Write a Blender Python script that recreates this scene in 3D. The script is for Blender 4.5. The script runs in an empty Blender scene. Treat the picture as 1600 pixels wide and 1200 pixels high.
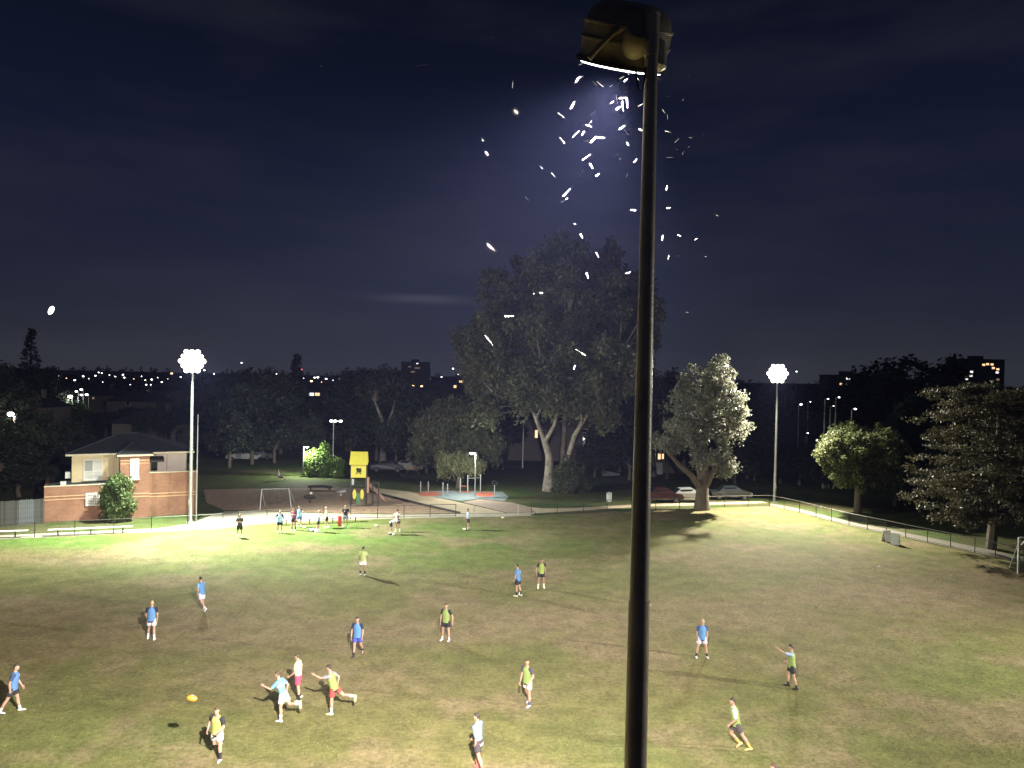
import bpy, bmesh, math, random
import numpy as np
from mathutils import Vector, Matrix, Euler

# ---------------------------------------------------------------- scene, camera, world, light, exposure
sc = bpy.context.scene
COL = sc.collection
rad = math.radians
F = 1200.0            # focal length in pixels of the 1600 x 1200 photograph
H = 12.5              # eye height: an upper floor beside the oval
PITCH, ROLL = rad(0.48), rad(1.2)
FWD = Vector((0, math.cos(PITCH), -math.sin(PITCH)))
UP0 = Vector((0, math.sin(PITCH), math.cos(PITCH)))
RT0 = Vector((1, 0, 0))
UPV = UP0 * math.cos(ROLL) - RT0 * math.sin(ROLL)
RTV = RT0 * math.cos(ROLL) + UP0 * math.sin(ROLL)
CAM = Vector((0, 0, H))
cam_data = bpy.data.cameras.new('camera')
cam = bpy.data.objects.new('camera', cam_data)
COL.objects.link(cam)
m3 = Matrix((RTV, UPV, -FWD)).transposed()
cam.matrix_world = Matrix.Translation(CAM) @ m3.to_4x4()
cam_data.sensor_fit = 'HORIZONTAL'
cam_data.sensor_width = 36.0
cam_data.lens = 36.0 * F / 1600.0
cam_data.clip_start = 0.1
cam_data.clip_end = 12000
sc.camera = cam


def ray(px, py):
    return FWD + RTV * ((px - 800) / F) + UPV * ((600 - py) / F)


def G(px, py, z=0.0):
    d = ray(px, py)
    return CAM + d * ((z - H) / d.z)


def D(px, py, dist):
    d = ray(px, py)
    return CAM + d * (dist / d.y)


sc.view_settings.view_transform = 'Standard'
sc.view_settings.look = 'None'
sc.view_settings.exposure = 0.0
sc.view_settings.gamma = 1.0
sc.render.engine = 'CYCLES'
sc.cycles.use_denoising = True
sc.cycles.max_bounces = 5
sc.cycles.diffuse_bounces = 3
sc.cycles.transparent_max_bounces = 6
sc.cycles.sample_clamp_indirect = 6.0
sc.cycles.use_light_tree = True

world = bpy.data.worlds.new('World')
sc.world = world
world.use_nodes = True
wn, wl = world.node_tree.nodes, world.node_tree.links
wn.clear()


def NN(tree, t, **kw):
    n = tree.nodes.new(t)
    for k, v in kw.items():
        setattr(n, k, v)
    return n


wt = world.node_tree
w_out = NN(wt, 'ShaderNodeOutputWorld')
w_bg = NN(wt, 'ShaderNodeBackground')
w_sky = NN(wt, 'ShaderNodeTexSky', sky_type='NISHITA', sun_disc=False)
w_sky.sun_elevation = rad(-7.0)
w_sky.sun_rotation = rad(200.0)
w_geo = NN(wt, 'ShaderNodeTexCoord')
w_sep = NN(wt, 'ShaderNodeSeparateXYZ')
wl.new(w_geo.outputs['Generated'], w_sep.inputs[0])
w_ramp = NN(wt, 'ShaderNodeValToRGB')            # town glow by elevation, the same all round
cr = w_ramp.color_ramp
cr.elements[0].position = 0.0
cr.elements[0].color = (0.0320, 0.0345, 0.0450, 1)
cr.elements[1].position = 0.46
cr.elements[1].color = (0.0032, 0.0046, 0.0120, 1)
for p_, c_ in ((0.05, (0.0200, 0.0230, 0.0345, 1)), (0.12, (0.0138, 0.0170, 0.0335, 1)), (0.26, (0.0068, 0.0095, 0.0260, 1))):
    e = cr.elements.new(p_)
    e.color = c_
wl.new(w_sep.outputs['Z'], w_ramp.inputs['Fac'])
# thin cloud: noise on the view direction flattened to a layer
w_map = NN(wt, 'ShaderNodeMapping')
w_map.inputs['Scale'].default_value = (1.0, 1.0, 4.5)
wl.new(w_geo.outputs['Generated'], w_map.inputs['Vector'])
w_noise = NN(wt, 'ShaderNodeTexNoise')
w_noise.inputs['Scale'].default_value = 2.3
w_noise.inputs['Detail'].default_value = 5
w_noise.inputs['Roughness'].default_value = 0.55
wl.new(w_map.outputs[0], w_noise.inputs['Vector'])
w_cr = NN(wt, 'ShaderNodeMapRange')
w_cr.inputs['From Min'].default_value = 0.45
w_cr.inputs['From Max'].default_value = 0.72
w_cr.inputs['To Min'].default_value = 0.0
w_cr.inputs['To Max'].default_value = 1.0
wl.new(w_noise.outputs['Fac'], w_cr.inputs['Value'])
w_cl = NN(wt, 'ShaderNodeMix', data_type='RGBA', blend_type='ADD')
w_cl.inputs['B'].default_value = (0.0085, 0.0076, 0.0078, 1)
wl.new(w_cr.outputs[0], w_cl.inputs['Factor'])
wl.new(w_ramp.outputs['Color'], w_cl.inputs['A'])
w_ns = NN(wt, 'ShaderNodeMix', data_type='RGBA', blend_type='MULTIPLY')
w_ns.inputs['Factor'].default_value = 1.0
w_ns.inputs['B'].default_value = (0.05, 0.05, 0.05, 1)
wl.new(w_sky.outputs[0], w_ns.inputs['A'])
w_add = NN(wt, 'ShaderNodeMix', data_type='RGBA', blend_type='ADD')
w_add.inputs['Factor'].default_value = 1.0
wl.new(w_cl.outputs['Result'], w_add.inputs['A'])
wl.new(w_ns.outputs['Result'], w_add.inputs['B'])
# one thin pale cloud bank low in the sky, left of the big gum
cd_ = ray(668, 468).normalized()
w_cm = NN(wt, 'ShaderNodeMapping', vector_type='POINT')
w_cm.inputs['Location'].default_value = (-cd_.x / .085, 0, -cd_.z / .0075); w_cm.inputs['Scale'].default_value = (1 / .085, 0, 1 / .0075)
wl.new(w_geo.outputs['Generated'], w_cm.inputs['Vector'])
w_ln = NN(wt, 'ShaderNodeVectorMath', operation='LENGTH'); wl.new(w_cm.outputs[0], w_ln.inputs[0])
w_mr = NN(wt, 'ShaderNodeMapRange', interpolation_type='SMOOTHSTEP')
w_mr.inputs['From Min'].default_value = 1.3; w_mr.inputs['From Max'].default_value = 0.0
wl.new(w_ln.outputs['Value'], w_mr.inputs['Value'])
w_n2 = NN(wt, 'ShaderNodeTexNoise'); w_n2.inputs['Scale'].default_value = 9; w_n2.inputs['Detail'].default_value = 6
w_m2 = NN(wt, 'ShaderNodeMapping'); w_m2.inputs['Scale'].default_value = (1, 1, 9)
wl.new(w_geo.outputs['Generated'], w_m2.inputs['Vector']); wl.new(w_m2.outputs[0], w_n2.inputs['Vector'])
w_fr = NN(wt, 'ShaderNodeMath', operation='GREATER_THAN'); w_fr.inputs[1].default_value = 0.0
wl.new(w_sep.outputs['Y'], w_fr.inputs[0])
w_k1 = NN(wt, 'ShaderNodeMath', operation='MULTIPLY'); wl.new(w_mr.outputs[0], w_k1.inputs[0]); wl.new(w_n2.outputs['Fac'], w_k1.inputs[1])
w_k2 = NN(wt, 'ShaderNodeMath', operation='MULTIPLY'); wl.new(w_k1.outputs[0], w_k2.inputs[0]); wl.new(w_fr.outputs[0], w_k2.inputs[1])
w_ca = NN(wt, 'ShaderNodeMix', data_type='RGBA', blend_type='ADD')
w_ca.inputs['B'].default_value = (0.050, 0.046, 0.052, 1)
wl.new(w_k2.outputs[0], w_ca.inputs['Factor']); wl.new(w_add.outputs['Result'], w_ca.inputs['A'])
wl.new(w_ca.outputs['Result'], w_bg.inputs['Color'])
w_bg.inputs['Strength'].default_value = 1.0
wl.new(w_bg.outputs[0], w_out.inputs['Surface'])

# moonlight, from where the moon stands in the photograph
moon_dir = ray(80, 482).normalized()
sun_d = bpy.data.lights.new('moonlight', 'SUN')
sun_d.energy = 0.015
sun_d.angle = rad(0.5)
sun_d.color = (0.85, 0.9, 1.0)
sun = bpy.data.objects.new('moonlight', sun_d)
sun.rotation_euler = (-moon_dir).to_track_quat('-Z', 'Y').to_euler()
COL.objects.link(sun)

# floodlight powers and tints (the lights themselves are made in the floodlight builder)
FLOOD = dict(left=(0.92, 1.0, 0.84), right=(1.0, 0.97, 0.80), near=(1.0, 0.945, 0.87), side=(1.0, 0.97, 0.86))
NEAR_W = 168000
HAZE = 6e-5

# ---------------------------------------------------------------- helpers
random.seed(7)
rng = np.random.default_rng(11)


def tag(o, label=None, cat=None, group=None, kind=None):
    if label: o['label'] = label
    if cat: o['category'] = cat
    if group: o['group'] = group
    if kind: o['kind'] = kind
    return o


def link(name, me, parent=None, loc=None):
    o = bpy.data.objects.new(name, me)
    COL.objects.link(o)
    if parent: o.parent = parent
    if loc is not None: o.location = loc
    return o


def empty(name, loc=(0, 0, 0), rz=0.0, scale=1.0):
    o = bpy.data.objects.new(name, None)
    COL.objects.link(o)
    o.location = loc
    o.rotation_euler = (0, 0, rz)
    o.scale = (scale,) * 3
    o.empty_display_size = 0.2
    return o


def copy_tree(o, parent=None):
    c = o.copy()
    COL.objects.link(c)
    c.parent = parent
    for ch in list(o.children):
        copy_tree(ch, c)
    return c


def basis(d):
    d = Vector(d).normalized()
    a = Vector((0, 0, 1)) if abs(d.z) < 0.9 else Vector((0, 1, 0))
    u = a.cross(d).normalized()
    return u, d.cross(u)


class MB:
    def __init__(s):
        s.v, s.f, s.mi = [], [], []
        s.m = 0
    def add(s, vs, fs):
        b = len(s.v)
        s.v += [tuple(v) for v in vs]
        s.f += [tuple(b + i for i in f) for f in fs]
        s.mi += [s.m] * len(fs)
        return s
    def box(s, c, size, rot=None):
        hx, hy, hz = size[0] / 2, size[1] / 2, size[2] / 2
        R = rot if rot is not None else Matrix.Identity(3)
        c = Vector(c)
        vs = [c + R @ Vector((x * hx, y * hy, z * hz)) for z in (-1, 1) for y in (-1, 1) for x in (-1, 1)]
        return s.add(vs, [(0, 2, 3, 1), (4, 5, 7, 6), (0, 1, 5, 4), (2, 6, 7, 3), (0, 4, 6, 2), (1, 3, 7, 5)])
    def bb(s, x0, x1, y0, y1, z0, z1):
        return s.box(((x0 + x1) / 2, (y0 + y1) / 2, (z0 + z1) / 2), (x1 - x0, y1 - y0, z1 - z0))
    def bar(s, a, b, w, h=None):
        a, b = Vector(a), Vector(b)
        d = b - a
        u, v = basis(d)
        h = h or w
        if abs(d.normalized().z) < 0.9:
            u = Vector((0, 0, 1)).cross(d).normalized(); v = d.normalized().cross(u)
        vs = [p + u * (x * w / 2) + v * (y * h / 2) for p in (a, b) for x, y in ((-1, -1), (1, -1), (1, 1), (-1, 1))]
        return s.add(vs, [(3, 2, 1, 0), (4, 5, 6, 7), (0, 1, 5, 4), (1, 2, 6, 5), (2, 3, 7, 6), (3, 0, 4, 7)])
    def tube(s, pts, radii, n=8, side=None, caps=True):
        """swept closed tube; radii: number or (across, deep) per point; side: fixed across vector"""
        pts = [Vector(p) for p in pts]
        if not isinstance(radii, (list, tuple)): radii = [radii] * len(pts)
        rings, pu = [], None
        for i, p in enumerate(pts):
            d = (pts[min(i + 1, len(pts) - 1)] - pts[max(i - 1, 0)])
            if d.length < 1e-9: d = Vector((0, 0, 1))
            d.normalize()
            if side is not None:
                u = Vector(side); u = (u - d * u.dot(d)).normalized()
            elif pu is None:
                u = basis(d)[0]
            else:
                u = (pu - d * pu.dot(d)).normalized()
            pu = u
            v = d.cross(u)
            r = radii[i]
            ra, rb = r if isinstance(r, (tuple, list)) else (r, r)
            rings.append([p + u * (ra * math.cos(2 * math.pi * k / n)) + v * (rb * math.sin(2 * math.pi * k / n)) for k in range(n)])
        vs = [q for r in rings for q in r]
        fs = []
        for i in range(len(rings) - 1):
            for k in range(n):
                k2 = (k + 1) % n
                fs.append((i * n + k, i * n + k2, (i + 1) * n + k2, (i + 1) * n + k))
        if caps:
            fs.append(tuple(reversed(range(n))))
            fs.append(tuple((len(rings) - 1) * n + k for k in range(n)))
        return s.add(vs, fs)
    def ball(s, c, r, n=10, m=7, R=None):
        c = Vector(c)
        rx, ry, rz = r if isinstance(r, (tuple, list)) else (r, r, r)
        R = R if R is not None else Matrix.Identity(3)
        vs = [c + R @ Vector((0, 0, -rz))]
        for i in range(1, m):
            t = math.pi * i / m - math.pi / 2
            for k in range(n):
                a = 2 * math.pi * k / n
                vs.append(c + R @ Vector((rx * math.cos(t) * math.cos(a), ry * math.cos(t) * math.sin(a), rz * math.sin(t))))
        vs.append(c + R @ Vector((0, 0, rz)))
        fs = [(0, 1 + (k + 1) % n, 1 + k) for k in range(n)]
        for i in range(m - 2):
            b = 1 + i * n
            for k in range(n):
                fs.append((b + k, b + (k + 1) % n, b + n + (k + 1) % n, b + n + k))
        b = 1 + (m - 2) * n
        fs += [(b + k, b + (k + 1) % n, len(vs) - 1) for k in range(n)]
        return s.add(vs, fs)
    def lathe(s, prof, c=(0, 0, 0), R=None, n=20):
        """prof: (radius, height) about local z, closed with caps"""
        c = Vector(c); R = R if R is not None else Matrix.Identity(3)
        vs = [c + R @ Vector((max(r, 1e-4) * math.cos(2 * math.pi * k / n), max(r, 1e-4) * math.sin(2 * math.pi * k / n), z)) for r, z in prof for k in range(n)]
        fs = []
        for i in range(len(prof) - 1):
            for k in range(n):
                k2 = (k + 1) % n
                fs.append((i * n + k, i * n + k2, (i + 1) * n + k2, (i + 1) * n + k))
        fs.append(tuple(reversed(range(n))))
        fs.append(tuple((len(prof) - 1) * n + k for k in range(n)))
        return s.add(vs, fs)
    def prism(s, poly, z0, z1):
        """poly: list of (x, y)"""
        n = len(poly)
        vs = [(x, y, z0) for x, y in poly] + [(x, y, z1) for x, y in poly]
        fs = [tuple(reversed(range(n))), tuple(range(n, 2 * n))] + [(k, (k + 1) % n, n + (k + 1) % n, n + k) for k in range(n)]
        return s.add(vs, fs)
    def extrude_x(s, prof, x0, x1):
        """prof: list of (y, z)"""
        n = len(prof)
        vs = [(x0, y, z) for y, z in prof] + [(x1, y, z) for y, z in prof]
        fs = [tuple(range(n)), tuple(reversed(range(n, 2 * n)))] + [(k, n + k, n + (k + 1) % n, (k + 1) % n) for k in range(n)]
        return s.add(vs, fs)
    def mesh(s, name, mats, smooth=False):
        me = bpy.data.meshes.new(name)
        me.from_pydata(s.v, [], s.f)
        for m in (mats if isinstance(mats, (list, tuple)) else [mats]):
            me.materials.append(m)
        if any(s.mi): me.polygons.foreach_set('material_index', s.mi)
        bm = bmesh.new(); bm.from_mesh(me)
        bmesh.ops.recalc_face_normals(bm, faces=bm.faces)
        bm.to_mesh(me); bm.free()
        if smooth:
            me.polygons.foreach_set('use_smooth', [True] * len(me.polygons))
            try: me.set_sharp_from_angle(angle=rad(45))
            except Exception: pass
        me.update()
        return me
    def build(s, name, mats, parent=None, loc=None, smooth=False):
        return link(name, s.mesh(name, mats, smooth), parent, loc)


def fast_mesh(name, V, Q, mat):
    me = bpy.data.meshes.new(name)
    V = np.asarray(V, dtype=np.float32); Q = np.asarray(Q, dtype=np.int32)
    k = Q.shape[1]
    me.vertices.add(len(V)); me.vertices.foreach_set('co', V.ravel())
    me.loops.add(Q.size); me.loops.foreach_set('vertex_index', Q.ravel())
    me.polygons.add(len(Q)); me.polygons.foreach_set('loop_start', np.arange(0, Q.size, k, dtype=np.int32))
    try: me.polygons.foreach_set('loop_total', np.full(len(Q), k, dtype=np.int32))
    except Exception: pass
    me.update(calc_edges=True); me.validate()
    me.materials.append(mat)
    return me


# ---------------------------------------------------------------- materials
def mat(name, col, rough=0.7, metal=0.0, var=0.0, scale=4.0, bump=0.0, bscale=30.0, spec=0.5, emit=None, estr=0.0, coat=0.0):
    m = bpy.data.materials.new(name)
    m.use_nodes = True
    t = m.node_tree
    b = t.nodes['Principled BSDF']
    b.inputs['Roughness'].default_value = rough
    b.inputs['Metallic'].default_value = metal
    b.inputs['Specular IOR Level'].default_value = spec
    b.inputs['Coat Weight'].default_value = coat
    c4 = (*col, 1)
    b.inputs['Base Color'].default_value = c4
    if var or bump:
        tc = NN(t, 'ShaderNodeTexCoord')
    if var:
        n = NN(t, 'ShaderNodeTexNoise')
        n.inputs['Scale'].default_value = scale; n.inputs['Detail'].default_value = 6; n.inputs['Roughness'].default_value = 0.65
        t.links.new(tc.outputs['Object'], n.inputs['Vector'])
        r = NN(t, 'ShaderNodeValToRGB')
        r.color_ramp.elements[0].position = 0.28; r.color_ramp.elements[1].position = 0.72
        r.color_ramp.elements[0].color = (*[max(0, x * (1 - var)) for x in col], 1)
        r.color_ramp.elements[1].color = (*[min(1, x * (1 + var * 0.8)) for x in col], 1)
        t.links.new(n.outputs['Fac'], r.inputs['Fac'])
        t.links.new(r.outputs[0], b.inputs['Base Color'])
    if bump:
        n2 = NN(t, 'ShaderNodeTexNoise')
        n2.inputs['Scale'].default_value = bscale; n2.inputs['Detail'].default_value = 4
        t.links.new(tc.outputs['Object'], n2.inputs['Vector'])
        bp = NN(t, 'ShaderNodeBump')
        bp.inputs['Strength'].default_value = bump; bp.inputs['Distance'].default_value = 0.05
        t.links.new(n2.outputs['Fac'], bp.inputs['Height'])
        t.links.new(bp.outputs[0], b.inputs['Normal'])
    if emit:
        b.inputs['Emission Color'].default_value = (*emit, 1)
        b.inputs['Emission Strength'].default_value = estr
        m.cycles.emission_sampling = 'NONE'
    return m


def leaf_mat(name, col, col2, trans=0.35, rough=0.55):
    m = bpy.data.materials.new(name)
    m.use_nodes = True
    t = m.node_tree
    t.nodes.clear()
    out = NN(t, 'ShaderNodeOutputMaterial')
    g = NN(t, 'ShaderNodeNewGeometry')
    r = NN(t, 'ShaderNodeValToRGB')
    r.color_ramp.elements[0].color = (*col, 1); r.color_ramp.elements[1].color = (*col2, 1)
    tc = NN(t, 'ShaderNodeTexCoord')
    n = NN(t, 'ShaderNodeTexNoise'); n.inputs['Scale'].default_value = 0.45; n.inputs['Detail'].default_value = 3
    t.links.new(tc.outputs['Object'], n.inputs['Vector'])
    mx = NN(t, 'ShaderNodeMath', operation='MULTIPLY_ADD')
    mx.inputs[1].default_value = 0.5
    ms = NN(t, 'ShaderNodeMath', operation='MULTIPLY_ADD'); ms.inputs[1].default_value = 1.6; ms.inputs[2].default_value = -0.55
    t.links.new(n.outputs['Fac'], ms.inputs[0])
    t.links.new(g.outputs['Random Per Island'], mx.inputs[0]); t.links.new(ms.outputs[0], mx.inputs[2])
    t.links.new(mx.outputs[0], r.inputs['Fac'])
    d = NN(t, 'ShaderNodeBsdfPrincipled'); d.inputs['Roughness'].default_value = rough
    d.inputs['Specular IOR Level'].default_value = 0.35
    tr = NN(t, 'ShaderNodeBsdfTranslucent')
    t.links.new(r.outputs[0], d.inputs['Base Color']); t.links.new(r.outputs[0], tr.inputs['Color'])
    mix = NN(t, 'ShaderNodeMixShader'); mix.inputs[0].default_value = trans
    t.links.new(d.outputs[0], mix.inputs[1]); t.links.new(tr.outputs[0], mix.inputs[2])
    t.links.new(mix.outputs[0], out.inputs['Surface'])
    return m


M = dict(
    galv=mat('galvanised_steel', (0.42, 0.43, 0.43), 0.45, 0.55, var=0.18, scale=3),
    near_pole=mat('weathered_pole_paint', (0.56, 0.48, 0.40), 0.36, 0.1, var=0.25, scale=2.5, bump=0.1, bscale=40),
    housing=mat('floodlight_housing', (0.34, 0.275, 0.20), 0.5, 0.2, var=0.3, scale=6),
    dark=mat('dark_rubber', (0.02, 0.02, 0.02), 0.7),
    flood_glass=mat('floodlight_glass', (0.9, 0.9, 0.9), 0.2, emit=(1, 0.98, 0.97), estr=7),
    lamp=mat('lamp_glow', (0.9, 0.9, 0.9), 0.3, emit=(0.95, 1.0, 0.97), estr=8),
    lamp_far=mat('far_lamp_glow', (0.9, 0.9, 0.9), 0.3, emit=(1.0, 0.98, 0.9), estr=7),
    lamp_orange=mat('sodium_lamp_glow', (0.9, 0.7, 0.5), 0.3, emit=(1.0, 0.55, 0.28), estr=5),
    lamp_red=mat('red_beacon_glow', (0.9, 0.2, 0.2), 0.3, emit=(1.0, 0.12, 0.2), estr=2.5),
    win_warm=mat('warm_lit_window', (0.5, 0.35, 0.2), 0.3, emit=(1.0, 0.58, 0.30), estr=1.7),
    win_white=mat('white_lit_window', (0.7, 0.7, 0.7), 0.3, emit=(0.95, 0.96, 0.9), estr=1.5),
    win_dim=mat('dim_lit_window', (0.5, 0.4, 0.3), 0.3, emit=(1.0, 0.66, 0.42), estr=0.25),
    pane_dark=mat('dark_glass', (0.015, 0.018, 0.02), 0.08),
    concrete=mat('pale_concrete', (0.36, 0.315, 0.26), 0.85, var=0.22, scale=1.2, bump=0.2),
    kerb=mat('kerb_concrete', (0.19, 0.165, 0.13), 0.85, var=0.2, scale=3),
    tanpath=mat('tan_gravel_path', (0.46, 0.36, 0.25), 0.9, var=0.18, scale=1.5, bump=0.3),
    pave=mat('pink_paving', (0.32, 0.235, 0.19), 0.85, var=0.2, scale=2),
    mulch=mat('bark_mulch', (0.31, 0.20, 0.135), 0.95, var=0.45, scale=2.2, bump=0.8, bscale=25),
    rubber_blue=mat('blue_grey_rubber', (0.20, 0.235, 0.25), 0.85, var=0.2, scale=1.2),
    rubber_red=mat('red_rubber', (0.42, 0.12, 0.075), 0.85, var=0.2, scale=1.5),
    asphalt=mat('asphalt', (0.05, 0.05, 0.052), 0.9, var=0.2, scale=2),
    white_paint=mat('white_paint', (0.74, 0.74, 0.72), 0.5, var=0.08, scale=4),
    steel_dark=mat('dark_fence_steel', (0.045, 0.04, 0.035), 0.5, 0.4, var=0.2, scale=5),
    rail=mat('galvanised_rail', (0.16, 0.15, 0.14), 0.36, 0.7, var=0.12, scale=5),
    cream=mat('cream_render', (0.58, 0.47, 0.30), 0.85, var=0.08, scale=2),
    greige=mat('grey_pink_render', (0.44, 0.37, 0.33), 0.85, var=0.08, scale=2),
    trim=mat('eave_trim', (0.55, 0.47, 0.36), 0.6),
    roof=mat('slate_roof', (0.026, 0.031, 0.036), 0.75, var=0.3, scale=5, bump=0.3, bscale=20),
    winframe=mat('window_frame', (0.62, 0.62, 0.58), 0.5),
    blind=mat('pale_blind', (0.50, 0.49, 0.46), 0.7),
    blind_grey=mat('grey_glass', (0.27, 0.27, 0.26), 0.25),
    band=mat('pale_brick_band', (0.52, 0.33, 0.19), 0.8, var=0.15, scale=6),
    timber=mat('weathered_timber', (0.13, 0.125, 0.12), 0.9, var=0.4, scale=2.5, bump=0.3),
    bark_gum=mat('gum_bark', (0.25, 0.215, 0.18), 0.85, var=0.6, scale=1.6, bump=0.5, bscale=6),
    bark=mat('brown_bark', (0.12, 0.095, 0.07), 0.9, var=0.35, scale=3, bump=0.6, bscale=10),
    yellow=mat('yellow_panel', (0.55, 0.47, 0.06), 0.5, var=0.1, scale=3),
    green_panel=mat('green_panel', (0.06, 0.14, 0.06), 0.5, var=0.1),
    post_wood=mat('dark_play_post', (0.035, 0.03, 0.026), 0.8, var=0.3),
    slide=mat('tan_plastic', (0.30, 0.17, 0.13), 0.45),
    house_wall=mat('dark_house_wall', (0.16, 0.14, 0.12), 0.9, var=0.15),
    house_wall2=mat('pale_house_wall', (0.30, 0.25, 0.20), 0.9, var=0.12),
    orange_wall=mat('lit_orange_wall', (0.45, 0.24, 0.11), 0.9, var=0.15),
    skin=mat('skin', (0.36, 0.215, 0.15), 0.55, var=0.06, scale=9),
    skin2=mat('skin_tan', (0.28, 0.165, 0.11), 0.55, var=0.06, scale=9),
    eye=mat('eye_dark', (0.03, 0.02, 0.02), 0.3),
    lip=mat('lip', (0.36, 0.14, 0.12), 0.5),
    moth=mat('moth_wing', (0.72, 0.69, 0.62), 0.8, var=0.15, scale=60),
    moonm=mat('moon_surface', (0.8, 0.8, 0.8), 0.9, emit=(0.97, 0.96, 1.0), estr=6),
    tarp=mat('grey_tarp', (0.38, 0.39, 0.41), 0.7, var=0.15, scale=2),
    orange_ball=mat('orange_leather', (0.50, 0.20, 0.02), 0.45),
    pale_ball=mat('pale_leather', (0.72, 0.68, 0.48), 0.5),
    tyre=mat('tyre', (0.02, 0.02, 0.02), 0.8),
    car_white=mat('car_white', (0.38, 0.38, 0.38), 0.3, coat=0.6),
    car_silver=mat('car_silver', (0.16, 0.165, 0.175), 0.3, 0.5, coat=0.6),
    car_red=mat('car_red', (0.045, 0.012, 0.012), 0.3, coat=0.6),
    car_dark=mat('car_dark', (0.04, 0.045, 0.055), 0.3, coat=0.6),
)
L = dict(
    gum=leaf_mat('gum_leaves', (0.045, 0.058, 0.032), (0.18, 0.18, 0.105)),
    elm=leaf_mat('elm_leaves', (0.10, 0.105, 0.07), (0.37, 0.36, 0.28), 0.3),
    round=leaf_mat('round_tree_leaves', (0.075, 0.10, 0.035), (0.19, 0.20, 0.09)),
    cedar=leaf_mat('cedar_needles', (0.055, 0.055, 0.030), (0.14, 0.12, 0.07), 0.2),
    dark=leaf_mat('dark_leaves', (0.022, 0.032, 0.020), (0.055, 0.065, 0.04), 0.25),
    bush=leaf_mat('bright_bush_leaves', (0.06, 0.11, 0.02), (0.17, 0.24, 0.05)),
    shrub=leaf_mat('shrub_leaves', (0.05, 0.085, 0.025), (0.19, 0.24, 0.09)),
    turf=leaf_mat('turf_blades', (0.085, 0.090, 0.030), (0.24, 0.20, 0.095), 0.25, 0.8),
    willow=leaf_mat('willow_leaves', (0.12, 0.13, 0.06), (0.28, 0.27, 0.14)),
)


def brick_mat():
    m = bpy.data.materials.new('red_brick'); m.use_nodes = True
    t = m.node_tree; b = t.nodes['Principled BSDF']; b.inputs['Roughness'].default_value = 0.85
    tc = NN(t, 'ShaderNodeTexCoord')
    mp = NN(t, 'ShaderNodeMapping'); mp.inputs['Rotation'].default_value = (rad(90), 0, 0)
    t.links.new(tc.outputs['Object'], mp.inputs[0])
    br = NN(t, 'ShaderNodeTexBrick')
    br.inputs['Scale'].default_value = 1.0
    br.inputs['Brick Width'].default_value = 0.24; br.inputs['Row Height'].default_value = 0.086
    br.inputs['Mortar Size'].default_value = 0.009
    br.inputs['Color1'].default_value = (0.31, 0.135, 0.075, 1); br.inputs['Color2'].default_value = (0.235, 0.098, 0.058, 1)
    br.inputs['Mortar'].default_value = (0.27, 0.19, 0.14, 1)
    t.links.new(mp.outputs[0], br.inputs['Vector'])
    n = NN(t, 'ShaderNodeTexNoise'); n.inputs['Scale'].default_value = 0.8; n.inputs['Detail'].default_value = 5
    t.links.new(tc.outputs['Object'], n.inputs['Vector'])
    mx = NN(t, 'ShaderNodeMix', data_type='RGBA', blend_type='OVERLAY'); mx.inputs['Factor'].default_value = 0.45
    t.links.new(br.outputs['Color'], mx.inputs['A']); t.links.new(n.outputs['Fac'], mx.inputs['B'])
    t.links.new(mx.outputs['Result'], b.inputs['Base Color'])
    return m


M['brick'] = brick_mat()


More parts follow.
